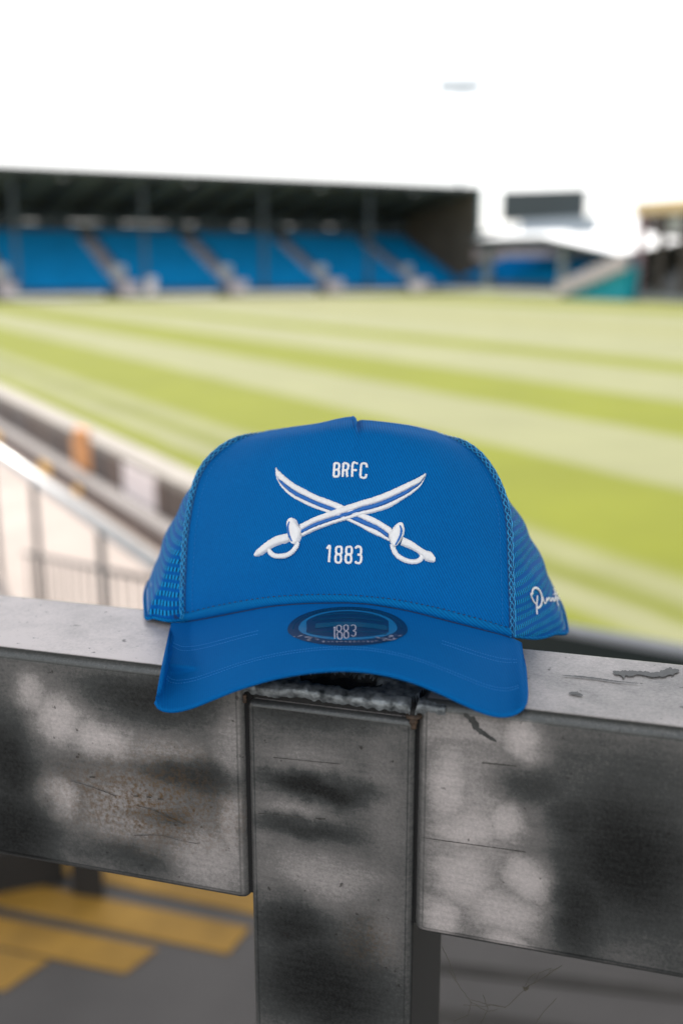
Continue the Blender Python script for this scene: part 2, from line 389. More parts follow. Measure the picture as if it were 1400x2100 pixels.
# ------------------------------------------------------------------ lower stand beyond the corner with the scoreboard
BB = 58.5
def b_px(px, b): return a_of(px, b)
M_wroof = mat('white_roof_sheet', (.8, .82, .84), .5)
M_wpost = mat('pale_grey_post', (.22, .25, .27), .6)
s2 = empty('corner_stand', 'low stand with a white roof and a few blue seats beyond the far corner', 'stand', W(68, BB + 4, 0))
aL, aR = a_of(985, BB, 540), a_of(1272, BB, 520)
aM = a_of(1112, BB, 485)
MB().gbox(aR, aL + 32, BB + 9, BB + 9.3, 0, 5.9).build('back_wall', M_back, s2)
MB().gbox(aR, aL + 32, BB + 8.8, BB + 8.98, 3.0, 4.1).build('pale_band', M_aisle, s2)
for r_ in range(7):
    MB().gbox(aR + 2.5, 82.6, BB + 2 + r_ * .8, BB + 8.7, (.8 + (r_ - 1) * .28) if r_ else 0, .8 + r_ * .28).build('terrace_step', M_step, s2)
    sm = MB(); a_ = aR + 5
    while a_ < 82:
        sm.gbox(a_, a_ + .46, BB + 2.2 + r_ * .8, BB + 2.5 + r_ * .8, 1.1 + r_ * .28, 1.2 + r_ * .28)
        sm.gbox(a_, a_ + .46, BB + 2.48 + r_ * .8, BB + 2.55 + r_ * .8, 1.15 + r_ * .28, 1.6 + r_ * .28); a_ += .5
    sm.build('seat_row', M_seat, s2, kind='stuff')
MB().gbox(aR + 1, 82.6, BB + .4, BB + .5, 0, .5).build('front_panel', M_wline, s2)
def zpx(px, py, b):                    # height of a pixel row on the line b
    tt = ray(px, py); Y = b / (.8660254 * tt.x + .5); return HC + tt.z * Y
zF = zpx(1050, 486, BB)
zR = zpx(1272, 520, BB)
def roofslab(a_0, a_1, z0, z1, rise, nm, m, th=.35):
    return MB().hexa([W(a_0, BB, z0 - th), W(a_0, BB + 9, z0 - th + rise), W(a_1, BB + 9, z1 - th + rise), W(a_1, BB, z1 - th),
        W(a_0, BB, z0), W(a_0, BB + 9, z0 + rise), W(a_1, BB + 9, z1 + rise), W(a_1, BB, z1)]).build(nm, m, s2)
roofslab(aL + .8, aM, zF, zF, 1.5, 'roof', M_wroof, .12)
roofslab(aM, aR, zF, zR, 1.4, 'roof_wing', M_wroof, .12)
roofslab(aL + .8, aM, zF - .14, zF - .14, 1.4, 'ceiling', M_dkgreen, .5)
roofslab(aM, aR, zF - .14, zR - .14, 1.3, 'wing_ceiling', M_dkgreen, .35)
for px in (985, 1140):
    aa = a_of(px, BB, 540); MB().gbox(aa - .3, aa + .3, BB + .55, BB + 1.1, 0, zF - .7).build('column', M_wpost, s2)
# teal covered block with a white stair up its side
M_teal2 = mat('bright_teal_cover', (.0, .29, .38), .5)
aT0, aT1 = a_of(1150, BB - 2, 580), a_of(1285, BB - 2, 580)
z1 = zpx(1280, 545, BB - 2)
s3 = empty('teal_terrace', 'bright teal covered terrace block rising to the right with a white stair along its slope', 'terrace', W((aT0 + aT1) / 2, BB - 2, 0))
MB().add([W(aT0, BB - 2, 0), W(aT1, BB - 2, 0), W(aT1, BB - 2, z1), W(aT0, BB - 2, .35), W(aT0, BB - .5, 0), W(aT1, BB - .5, 0), W(aT1, BB - .5, z1), W(aT0, BB - .5, .35)],
         [(0, 1, 2, 3), (7, 6, 5, 4), (3, 2, 6, 7), (0, 4, 5, 1), (1, 5, 6, 2), (0, 3, 7, 4)]).build('cover', M_teal2, s3)
for k in range(8):
    f0, f1 = k / 8, (k + 1) / 8
    aa, ab = aT0 + (aT1 - aT0) * f0, aT0 + (aT1 - aT0) * f1
    MB().gbox(ab, aa, BB - 2.5, BB - 2.02, .25 + (z1 - .35) * f0, .35 + (z1 - .2) * f0 + .95).build('stair_step', M_aisle, s3)

# scoreboard on its own frame
s4 = empty('scoreboard', 'dark blank scoreboard screen mounted above the white roof', 'scoreboard', W(66, BB + 5, 6.3))
M_screen = mat('screen_dark', (.018, .03, .036), .35)
sA_, sB_ = at(1027, 453, 97), at(1197, 451, 94); sT_ = at(1110, 393, 95.5).z; sZ_ = min(sA_.z, sB_.z)
sd_ = (sB_ - sA_); sd_.z = 0; sd_.normalize(); sn_ = Vector((-sd_.y, sd_.x, 0))
def sbx(f0, f1, n0, n1, z0, z1):
    m_ = MB(); A, B = sA_.lerp(sB_, f0), sA_.lerp(sB_, f1)
    P = [A + sn_ * n0, B + sn_ * n0, B + sn_ * n1, A + sn_ * n1]
    return m_.hexa([(p.x, p.y, z0) for p in P] + [(p.x, p.y, z1) for p in P])
MB().gbox(aM - 3.5, aL - 2.2, BB + 2.5, BB + 2.7, zF + .2, zF + 1.5).build('roof_parapet', mat('pale_blue_cladding', (.24, .28, .32), .6), s2)
sbx(0, 1, 0, .5, sZ_, sT_).build('screen', M_screen, s4)
sbx(-.02, 1.02, .05, .6, sT_ + .002, sT_ + .14).build('screen_frame', M_dkgreen, s4)
for q in (.15, .5, .85): sbx(q - .015, q + .015, .1, .35, zF, sZ_ - .002).build('leg', M_wpost, s4)

# third stand at the right edge
s5 = empty('side_stand', 'weathered open stand with a tan roof and grey terracing at the right edge', 'stand', W(50, BB + 3, 0))
M_tan = mat('tan_roof_sheet', (.62, .46, .26), .7, var=.12, scale=1)
M_gseat = mat('grey_seats', (.11, .115, .12), .7, var=.2, scale=1)
M_brown = mat('dark_brown_wall', (.05, .042, .038), .8)
aP = a_of(1300, BB - 1, 430); aQ = a_of(1600, BB - 1, 430)
zt_ = zpx(1350, 398, BB - 1); zm_ = zpx(1350, 438, BB - 1)
MB().hexa([W(aQ, BB - 1, zm_), W(aQ, BB + 8, zm_ + .3), W(aP, BB + 8, zm_ + .3), W(aP, BB - 1, zm_),
           W(aQ, BB - 1, zt_ - .5), W(aQ, BB + 8, zt_ + .4), W(aP, BB + 8, zt_ + .4), W(aP, BB - 1, zt_ - .5)]).build('roof', M_tan, s5)
MB().gbox(aQ, aP + 7, BB + 7, BB + 7.3, 0, zt_ - .2).build('back_wall', M_brown, s5)
MB().gbox(aQ, aP - .3, BB + 3, BB + 6.9, 3.6, 4.3).build('balcony', M_brown, s5)
for r_ in range(9):
    MB().gbox(aQ, aP - .5, BB - .5 + r_ * .7, BB + 6.9, .5 + (r_ - 1) * .34 if r_ else 0, .5 + r_ * .34).build('terrace_step', M_gseat, s5)
for px, m_ in ((1305, mat('pinkish_post', (.3, .2, .22), .7)), (1348, M_brown), (1400, M_brown), (1440, M_brown)):
    a_ = a_of(px, BB - 1, 520); MB().gbox(a_ - .25, a_ + .25, BB - .9, BB - .55, 0, zm_ + .01).build('column', m_, s5)
a_ = a_of(1372, BB - 1, 460); MB().gbox(a_ - .55, a_ + .55, BB - .5, BB - .4, zpx(1372, 478, BB - 1), zpx(1372, 442, BB - 1)).build('notice_panel', M_lit, s5)
MB().gbox(aQ, aP, BB - 1, BB - .92, 0, .45).build('front_panel', M_wpost, s5)

# floodlight mast far beyond the stand
mp_ = at(942, 395, 165); s6 = empty('floodlight_mast', 'tall slender floodlight mast far behind the end of the blue stand', 'floodlight', (mp_.x, mp_.y, 0))
M_mast = mat('pale_mast', (.4, .44, .47), .6)  # pale distance haze mixed into mast and lamp colours
top = at(942, 178, 165)
MB().tube([(mp_.x, mp_.y, 0), (mp_.x, mp_.y, top.z)], [.35, .16], 10).build('mast', M_mast, s6, smooth=True)
M_lampc = mat('lamp_housing', (.36, .42, .46), .5)
for j in range(2):
    for i in range(5):
        MB().box(top.x - 3.2 + i * 1.3, top.x - 2.1 + i * 1.3, top.y - .3, top.y + .2, top.z - .55 + j * .75, top.z - .0 + j * .75).build('lamp', M_lampc, s6)
MB().box(top.x - 3.3, top.x + 3.3, top.y + .21, top.y + .3, top.z - .6, top.z + .8).build('lamp_frame', M_lampc, s6)

# two small white things on the far touchline
def far_box(px, label, wd, ht, nm, cat):
    tt = (px - 700) / ray(px, 600).y; f = 2100 * CP + 450 * SP; tt = (px - 700) / f
    Y = (A0 - 1.5) / (.8660254 - .5 * tt); p = Vector((tt * Y, Y, 0))
    e_ = empty(nm, label, cat, p, group='pale carts along the far touchline')
    MB().box(-wd / 2, wd / 2, -.3, .3, .12, ht).build('body', M_white, e_, world=False)
    MB().box(-wd / 2 - .05, wd / 2 + .05, -.35, .35, ht + .001, ht + .08).build('lid', M_white, e_, world=False)
    for x in (-wd / 2 + .1, wd / 2 - .1): MB().tube([(x, -.25, .08), (x, .25, .08)], .08, 8).build('wheel', M_steel, e_, world=False)
far_box(852, 'white wheeled cart at the foot of the last aisle of the blue stand', 1.3, 1.0, 'equipment_cart', 'cart')
far_box(1132, 'pinkish white cart beside the foot of the teal terrace', 1.2, 1.0, 'equipment_cart', 'cart')
far_box(312, 'small pale cart before the blue seats right of the second aisle from the left', .7, 1.5, 'equipment_cart', 'cart')
#@@NEAR
# ================================================================== steel rail
RU = Vector((.960, -.280, 0)); RN = Vector((.280, .960, 0))
RP0 = Vector((0, .4664 * K, HC - .2 * K))          # top front corner line of the rail
RR = .0055 * K                                     # corner radius
rail = empty('steel_railing', 'heavy stained galvanised steel rail of box beams on a square post, under the blue cap', 'railing',
             (RP0.x, RP0.y, RP0.z), math.atan2(-.280, .960))
def facept(px, py, off=0.0):                       # local (x along, z) on the front face
    r = ray(px, py); c = RP0.dot(RN) - RR - off
    Y = c / (RN.x * r.x + RN.y); P = Vector((r.x * Y, Y, HC + r.z * Y)) - RP0
    return P.dot(RU), P.z
def toppt(px, py):                                 # local (x along, depth) on the top face
    r = ray(px, py); Y = (RP0.z - HC) / r.z; P = Vector((r.x * Y, Y, 0)) - Vector((RP0.x, RP0.y, 0))
    return P.dot(RU), P.dot(RN)

def steel_mat(name, light, dark, base, seed, rust=None, topbias=.42):
    m = bpy.data.materials.new(name); m.use_nodes = True
    n = m.node_tree.nodes; l = m.node_tree.links; b = n['Principled BSDF']
    def math_(op, a, bb=None, c=None, clamp=False):
        q = n.new('ShaderNodeMath'); q.operation = op; q.use_clamp = clamp
        for i, x in enumerate((a, bb, c)):
            if x is None: continue
            if isinstance(x, (int, float)): q.inputs[i].default_value = x
            else: l.new(x, q.inputs[i])
        return q.outputs[0]
    def vm(op, a, bb):
        q = n.new('ShaderNodeVectorMath'); q.operation = op
        for i, x in enumerate((a, bb)):
            if isinstance(x, tuple): q.inputs[i].default_value = x
            else: l.new(x, q.inputs[i])
        return q
    t = n.new('ShaderNodeTexCoord'); P = t.outputs['Object']
    def nz(scale, detail=5, rough=.6, sc3=None):
        q = n.new('ShaderNodeTexNoise'); q.inputs['Scale'].default_value = scale; q.inputs['Detail'].default_value = detail; q.inputs['Roughness'].default_value = rough
        mpp = n.new('ShaderNodeMapping'); mpp.inputs['Location'].default_value = (seed, seed * 2.3, seed * .7)
        if sc3: mpp.inputs['Scale'].default_value = sc3
        l.new(P, mpp.inputs[0]); l.new(mpp.outputs[0], q.inputs['Vector']); return q
    warp = nz(38, 3)
    wv = vm('SUBTRACT', warp.outputs['Color'], (.5, .5, .5)); ws = vm('MULTIPLY', wv.outputs[0], (.016, .016, .016))
    grn = nz(900, 2); gv = vm('SUBTRACT', grn.outputs['Color'], (.5, .5, .5)); gs = vm('MULTIPLY', gv.outputs[0], (.003, .003, .003))
    P2 = vm('ADD', P, ws.outputs[0]).outputs[0]; P2 = vm('ADD', P2, gs.outputs[0]).outputs[0]
    def blob(px, py, rx, ry):
        cx, cz = facept(px, py); ex, _ = facept(px + rx, py); _, ez = facept(px, py + ry)
        d = vm('SUBTRACT', P2, (cx, 0, cz)).outputs[0]
        d = vm('MULTIPLY', d, (1 / max(ex - cx, 1e-4), 0, 1 / max(cz - ez, 1e-4))).outputs[0]
        ln = vm('LENGTH', d, (0, 0, 0)).outputs['Value']
        mr = n.new('ShaderNodeMapRange'); mr.interpolation_type = 'SMOOTHSTEP'
        mr.inputs['From Min'].default_value = 1.5; mr.inputs['From Max'].default_value = .2; l.new(ln, mr.inputs[0])
        return mr.outputs[0]
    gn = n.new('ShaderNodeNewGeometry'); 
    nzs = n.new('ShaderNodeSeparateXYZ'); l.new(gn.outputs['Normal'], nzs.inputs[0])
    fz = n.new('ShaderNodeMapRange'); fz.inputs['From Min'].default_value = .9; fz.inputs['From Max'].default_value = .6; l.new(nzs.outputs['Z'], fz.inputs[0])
    onface = fz.outputs[0]                          # faces take the stains; tops get the sky's sheen painted in as lightness
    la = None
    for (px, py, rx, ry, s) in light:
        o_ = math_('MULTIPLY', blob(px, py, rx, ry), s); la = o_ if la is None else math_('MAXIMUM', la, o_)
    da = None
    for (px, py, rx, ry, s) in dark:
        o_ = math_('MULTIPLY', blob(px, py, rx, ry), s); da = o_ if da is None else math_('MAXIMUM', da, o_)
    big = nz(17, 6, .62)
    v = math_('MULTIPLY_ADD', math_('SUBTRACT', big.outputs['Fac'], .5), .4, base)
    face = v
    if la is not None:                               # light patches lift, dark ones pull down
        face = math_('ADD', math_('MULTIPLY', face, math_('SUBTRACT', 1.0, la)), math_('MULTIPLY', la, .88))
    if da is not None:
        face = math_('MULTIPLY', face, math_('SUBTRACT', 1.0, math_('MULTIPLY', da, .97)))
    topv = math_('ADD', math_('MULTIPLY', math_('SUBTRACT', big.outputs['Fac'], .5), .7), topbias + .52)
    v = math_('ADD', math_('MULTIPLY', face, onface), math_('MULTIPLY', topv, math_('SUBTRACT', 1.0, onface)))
    # rolled edge band pulled to a darker tone
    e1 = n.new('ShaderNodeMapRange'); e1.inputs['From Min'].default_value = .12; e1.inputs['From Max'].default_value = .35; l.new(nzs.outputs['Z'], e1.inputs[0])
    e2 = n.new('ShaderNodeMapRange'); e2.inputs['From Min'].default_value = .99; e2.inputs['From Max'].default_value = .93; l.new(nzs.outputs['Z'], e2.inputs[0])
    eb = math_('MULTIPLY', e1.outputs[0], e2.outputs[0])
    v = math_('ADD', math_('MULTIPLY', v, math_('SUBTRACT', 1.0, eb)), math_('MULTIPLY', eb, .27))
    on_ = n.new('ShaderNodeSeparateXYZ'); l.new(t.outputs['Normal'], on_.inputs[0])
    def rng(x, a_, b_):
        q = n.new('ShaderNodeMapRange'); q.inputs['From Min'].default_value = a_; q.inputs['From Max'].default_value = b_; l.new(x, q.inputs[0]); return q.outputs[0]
    side_shade = math_('MAXIMUM', rng(on_.outputs['X'], .75, .95), rng(on_.outputs['Z'], -.35, -.75))   # shade painted into right-hand ends and undersides
    v = math_('MULTIPLY', v, math_('SUBTRACT', 1.0, math_('MULTIPLY', side_shade, .85)))
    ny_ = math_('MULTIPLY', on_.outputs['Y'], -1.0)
    ln_ = math_('MULTIPLY', rng(ny_, .955, .985), rng(ny_, .9995, .995))                     # dark line where the roll of the tube begins
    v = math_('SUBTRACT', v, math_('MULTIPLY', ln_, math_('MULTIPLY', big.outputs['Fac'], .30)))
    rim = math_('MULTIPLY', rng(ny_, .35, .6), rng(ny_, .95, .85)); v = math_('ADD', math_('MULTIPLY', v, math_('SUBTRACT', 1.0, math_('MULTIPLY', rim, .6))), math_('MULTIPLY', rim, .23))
    fine = nz(650, 6, .75); v = math_('ADD', v, math_('MULTIPLY', math_('SUBTRACT', fine.outputs['Fac'], .5), .42))
    brush = nz(60, 4, .6, (1, 1, 9)); v = math_('ADD', v, math_('MULTIPLY', math_('SUBTRACT', brush.outputs['Fac'], .5), .16), None, True)
    rp = n.new('ShaderNodeValToRGB'); e = rp.color_ramp.elements
    e[0].position = .0; e[0].color = (.018, .019, .019, 1); e[1].position = 1; e[1].color = (.76, .70, .685, 1)
    x = e.new(.33); x.color = (.092, .097, .096, 1); x = e.new(.62); x.color = (.262, .252, .245, 1)
    l.new(v, rp.inputs[0]); colr = rp.outputs[0]
    # dark pits
    pit_ = nz(230, 2, .5); pm = n.new('ShaderNodeMapRange'); pm.inputs['From Min'].default_value = .70; pm.inputs['From Max'].default_value = .76; l.new(pit_.outputs['Fac'], pm.inputs[0])
    mxx = n.new('ShaderNodeMix'); mxx.data_type = 'RGBA'; mxx.inputs[7].default_value = (.03, .027, .025, 1)
    l.new(math_('MULTIPLY', pm.outputs[0], .7), mxx.inputs[0]); l.new(colr, mxx.inputs[6]); colr = mxx.outputs[2]
    if rust:
        ra = None
        for q in rust:
            o_ = math_('MULTIPLY', blob(*q[:4]), q[4]); ra = o_ if ra is None else math_('MAXIMUM', ra, o_)
        sp = nz(520, 3, .7); sm_ = n.new('ShaderNodeMapRange'); sm_.inputs['From Min'].default_value = .42; sm_.inputs['From Max'].default_value = .66; l.new(sp.outputs['Fac'], sm_.inputs[0])
        mx2 = n.new('ShaderNodeMix'); mx2.data_type = 'RGBA'; mx2.inputs[7].default_value = (.17, .105, .05, 1)
        l.new(math_('MULTIPLY', ra, sm_.outputs[0]), mx2.inputs[0]); l.new(colr, mx2.inputs[6]); colr = mx2.outputs[2]
    l.new(colr, b.inputs['Base Color'])
    b.inputs['Metallic'].default_value = .55; b.inputs['Specular IOR Level'].default_value = .5
    rr = n.new('ShaderNodeMapRange'); rr.inputs['To Min'].default_value = .30; rr.inputs['To Max'].default_value = .52; l.new(v, rr.inputs[0]); l.new(rr.outputs[0], b.inputs['Roughness'])
    bp = n.new('ShaderNodeBump'); bp.inputs['Strength'].default_value = .35; bp.inputs['Distance'].default_value = .0004
    l.new(fine.outputs['Fac'], bp.inputs['Height']); l.new(bp.outputs[0], b.inputs['Normal'])
    return m
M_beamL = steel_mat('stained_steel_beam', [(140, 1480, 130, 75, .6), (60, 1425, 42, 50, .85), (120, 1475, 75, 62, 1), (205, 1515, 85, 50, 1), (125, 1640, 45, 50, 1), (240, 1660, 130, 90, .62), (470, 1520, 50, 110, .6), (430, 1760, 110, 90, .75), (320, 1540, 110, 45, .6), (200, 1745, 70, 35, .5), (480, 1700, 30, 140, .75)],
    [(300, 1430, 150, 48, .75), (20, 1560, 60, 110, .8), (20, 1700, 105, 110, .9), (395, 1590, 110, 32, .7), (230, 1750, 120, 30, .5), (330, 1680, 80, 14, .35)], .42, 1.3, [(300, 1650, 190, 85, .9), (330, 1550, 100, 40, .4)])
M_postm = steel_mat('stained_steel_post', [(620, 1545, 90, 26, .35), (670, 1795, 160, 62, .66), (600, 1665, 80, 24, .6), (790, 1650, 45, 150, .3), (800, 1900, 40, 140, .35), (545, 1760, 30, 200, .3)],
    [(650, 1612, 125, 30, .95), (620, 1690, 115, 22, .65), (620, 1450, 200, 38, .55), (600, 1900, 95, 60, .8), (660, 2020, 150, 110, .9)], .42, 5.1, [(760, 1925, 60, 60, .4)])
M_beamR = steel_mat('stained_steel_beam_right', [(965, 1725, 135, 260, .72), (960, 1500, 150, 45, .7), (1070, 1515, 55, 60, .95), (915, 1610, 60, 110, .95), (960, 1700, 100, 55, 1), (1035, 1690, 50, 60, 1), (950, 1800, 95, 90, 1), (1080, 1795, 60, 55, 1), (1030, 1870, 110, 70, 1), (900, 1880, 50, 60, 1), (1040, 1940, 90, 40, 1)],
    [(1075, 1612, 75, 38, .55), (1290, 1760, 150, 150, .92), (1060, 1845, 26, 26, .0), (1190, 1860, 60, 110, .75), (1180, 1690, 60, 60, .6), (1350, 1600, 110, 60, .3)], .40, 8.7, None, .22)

M_black0 = mat('gap_shade', (.008, .008, .008), .95)  # black filler, painting the shadow inside the joint slots
def rbox(x0, x1, y0, y1, z0, z1, r, seg=4):
    bm = bmesh.new(); bmesh.ops.create_cube(bm, size=1)
    for v in bm.verts: v.co = Vector(((x0 + x1) / 2 + v.co.x * (x1 - x0), (y0 + y1) / 2 + v.co.y * (y1 - y0), (z0 + z1) / 2 + v.co.z * (z1 - z0)))
    bmesh.ops.bevel(bm, geom=bm.edges[:], offset=r, segments=seg, profile=.5, affect='EDGES')
    return bm
def bm_obj(bm, name, m, parent, smooth=True):
    me = bpy.data.meshes.new(name); bm.to_mesh(me); bm.free(); me.materials.append(m)
    if smooth: me.polygons.foreach_set('use_smooth', [True] * len(me.polygons))
    o = bpy.data.objects.new(name, me); COL.objects.link(o); o.parent = parent
    if smooth:
        md = o.modifiers.new('wn', 'WEIGHTED_NORMAL'); md.keep_sharp = True; md.weight = 100
    return o
xl = facept(505.5, 1600)[0]; xr = facept(851.5, 1650)[0]
pl = facept(511.5, 1700)[0]; pr = facept(847.5, 1750)[0]
zb = (facept(0, 1757)[1] + facept(498, 1850)[1]) / 2; zb2 = (facept(860, 1925)[1] + facept(1400, 2006)[1]) / 2
dep = (toppt(0, 1226)[1] + toppt(1400, 1358)[1]) / 2 + RR
print('RAIL', xl, xr, pl, pr, zb, zb2, dep)
FY = -RR
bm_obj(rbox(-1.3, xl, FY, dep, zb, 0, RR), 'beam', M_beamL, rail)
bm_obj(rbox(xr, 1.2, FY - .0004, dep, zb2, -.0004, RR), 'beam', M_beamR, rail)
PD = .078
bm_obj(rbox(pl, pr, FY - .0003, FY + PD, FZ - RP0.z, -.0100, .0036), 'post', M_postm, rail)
for (q0, q1, zz) in ((xl - .003, pl + .002, zb + .004), (pr - .002, xr + .003, zb2 + .004)): MB().box(q0, q1, FY + .0022, dep - .01, zz, -.006).build('joint_gap', M_black0, rail, world=False)
# next posts of the rail, out of view to either side
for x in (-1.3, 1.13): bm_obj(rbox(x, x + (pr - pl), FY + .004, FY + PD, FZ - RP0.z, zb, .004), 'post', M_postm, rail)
# battered patch plate closing the joint on top, with a torn pit in it
M_patch = mat('rough_weld_metal', (.03, .037, .04), .42, .5, bump=.8, bscale=700, col2=(.34, .37, .385), scale=240, detail=9)
M_black = mat('black_recess', (.012, .012, .012), .8, bump=.8, bscale=300)
nx, ny = 120, 60
x0, x1 = xl - .0005, xr + .012
y0, y1 = FY - .0008, dep - .012
hx, hy = toppt(695, 1385)
pv, pf = [], []
for j in range(ny + 1):
    for i in range(nx + 1):
        x = x0 + (x1 - x0) * i / nx; yy = y0 + (y1 - y0) * j / ny
        jag = .0006 * noise.noise(Vector((x * 90, 3, 0))) + .0005 * noise.noise(Vector((x * 420, 7, 0)))
        if j == 0: yy += jag - .0006
        z = -.0012 + .0009 * noise.noise(Vector((x * 60, yy * 90, 1))) + .0005 * noise.noise(Vector((x * 500, yy * 260, 5)))
        ex = (x - hx) / .0185; ey = (yy - hy) / .0095
        d_ = math.sqrt(ex * ex + ey * ey) + .25 * noise.noise(Vector((x * 180, yy * 180, 9)))
        if d_ < 1: z -= .006 * min(1, (1 - d_) * 3)
        cx_ = x - (xr - .002) - .25 * (yy - y0) + .003 * noise.noise(Vector((yy * 200, 1, 1)))
        if abs(cx_) < .0013: z -= .003
        if yy < y0 + .004: z -= .0015 * (1 - (yy - y0) / .004) ** 2
        pv.append(Vector((x, yy, z)))
for j in range(ny):
    for i in range(nx):
        k = j * (nx + 1) + i; pf.append((k, k + 1, k + nx + 2, k + nx + 1))
base = len(pv)
for i in range(nx + 1): pv.append(pv[i] + Vector((0, .0012, -.0036 + .0006 * noise.noise(Vector((pv[i].x * 300, 0, 4))))))
for i in range(nx): pf.append((base + i, base + i + 1, i + 1, i))
patch = mesh('patch_plate', pv, pf, M_patch, rail, smooth=True, world=False)
patch.data.materials.append(M_black)
for p in patch.data.polygons:
    c = p.center
    ex = (c.x - hx) / .0185; ey = (c.y - hy) / .0095
    if math.sqrt(ex * ex + ey * ey) + .25 * noise.noise(Vector((c.x * 180, c.y * 180, 9))) < .93 : p.material_index = 1
    cx_ = c.x - (xr - .002) - .25 * (c.y - y0) + .003 * noise.noise(Vector((c.y * 200, 1, 1)))
    if abs(cx_) < .0012: p.material_index = 1
MB().box(pl + .001, pr + .003, FY + .003, dep - .02, -.0125, -.0046).build('joint_shadow', M_black, rail, world=False)  # black block drawn as the shadow line under the plate
M_weld = mat('rusty_weld', (.035, .026, .02), .7, .2, bump=.8, bscale=500, col2=(.11, .07, .045), scale=300)
P = [Vector((xr - .0015 + .0008 * noise.noise(Vector((i * .8, 2, 1))), FY + .0004, -.0075 - i * .0006)) for i in range(12)]
MB().tube(P, [.0012 + .0009 * abs(noise.noise(Vector((i * .9, 5, 1)))) + (.0022 if i < 3 else 0) for i in range(12)], 9).build('weld_bead', M_weld, rail, world=False, smooth=True)
P = [Vector((pl - .0012 + .0004 * noise.noise(Vector((i * .8, 7, 1))), FY + .0012, -.0085 - i * .0006)) for i in range(7)]
MB().tube(P, [.0008 + .0006 * abs(noise.noise(Vector((i * .9, 9, 1)))) for i in range(7)], 9).build('weld_bead', M_weld, rail, world=False, smooth=True)
# dark streaks
M_stain = mat('dark_drip', (.05, .052, .05), .45, var=.4, scale=300)
def decal(name, pts, wid, top=False, m=None):      # thin dried run or scrape lying on the steel
    v, f = [], []; W3 = [Vector((p[0], p[1], w_)) for p, w_ in zip(pts, wid)]
    n_ = 10 * len(pts); Q = [spl3(W3, i / n_) for i in range(n_ + 1)]
    for i, q in enumerate(Q):
        wj = max(.15, q.z * (1 + .55 * noise.noise(Vector((q.x * .11, q.y * .11, 2))) + .35 * noise.noise(Vector((q.x * .4, q.y * .4, 8)))))
        if i in (0, n_): wj = .1
        off = q.z * .5 * noise.noise(Vector((q.x * .2, 3, q.y * .1)))
        if top:
            a2, b2 = toppt(q.x, q.y + wj + off); a3, b3 = toppt(q.x, q.y - wj + off)
            v += [Vector((a2, b2, .00012)), Vector((a3, b3, .00012))]
        else:
            g_ = Q[min(i + 1, n_)] - Q[max(i - 1, 0)]; g_ = Vector((g_.x, g_.y)).normalized(); nn_ = Vector((-g_.y, g_.x)) * wj
            a2 = facept(q.x + nn_.x, q.y + nn_.y + off); a3 = facept(q.x - nn_.x, q.y - nn_.y + off)
            v += [Vector((a2[0], FY - .0006, a2[1])), Vector((a3[0], FY - .0006, a3[1]))]
    for i in range(n_): f.append((2 * i, 2 * i + 1, 2 * i + 3, 2 * i + 2))
    return mesh(name, v, f, m or M_stain, rail, world=False)
def spl3(P, t):
    n = len(P) - 1; x = t * n; i = min(int(x), n - 1); f = x - i
    p1, p2 = P[i], P[i + 1]; p0 = P[i - 1] if i else p1 * 2 - p2; p3 = P[i + 2] if i + 2 <= n else p2 * 2 - p1
    return .5 * ((2 * p1) + (p2 - p0) * f + (2 * p0 - 5 * p1 + 4 * p2 - p3) * f * f + (3 * p1 - p0 - 3 * p2 + p3) * f ** 3)
decal('drip', [(950, 1462), (970, 1478), (978, 1494), (990, 1502), (1005, 1512), (1018, 1520)], [4, 6, 5.5, 4, 3.5, 1.5])
decal('stain', [(1255, 1378), (1280, 1382), (1310, 1380), (1340, 1384), (1372, 1378), (1392, 1376)], [2, 6, 4, 5, 7, 2], True)
decal('stain', [(1165, 1422), (1180, 1422), (1195, 1427)], [1, 3.5, 1], True)
decal('stain', [(1150, 1385), (1200, 1389), (1260, 1397), (1310, 1402)], [.6, 1.6, 1.2, .5], True)
M_scr = mat('scratch', (.06, .057, .052), .5, var=.6, scale=400)
for pts in ([(145, 1600), (175, 1608), (210, 1620), (240, 1632)], [(280, 1650), (320, 1662), (350, 1678), (380, 1690)], [(275, 1712), (330, 1712), (370, 1722), (410, 1730)],
            [(560, 1552), (600, 1556), (640, 1560), (700, 1566)], [(530, 1667), (560, 1668), (600, 1673), (620, 1675)], [(865, 1716), (920, 1724), (1000, 1735), (1080, 1746)],
            [(988, 1563), (1010, 1565), (1060, 1570)], [(275, 1631), (285, 1632)], [(302, 1633), (312, 1634)], [(325, 1637), (336, 1638)], [(185, 1592), (197, 1593)], [(648, 1677), (656, 1678), (668, 1678)]):
    decal('scratch', pts, [random.uniform(.35, 1.0) if len(pts) > 3 else 1.2 for _ in pts], m=M_scr)
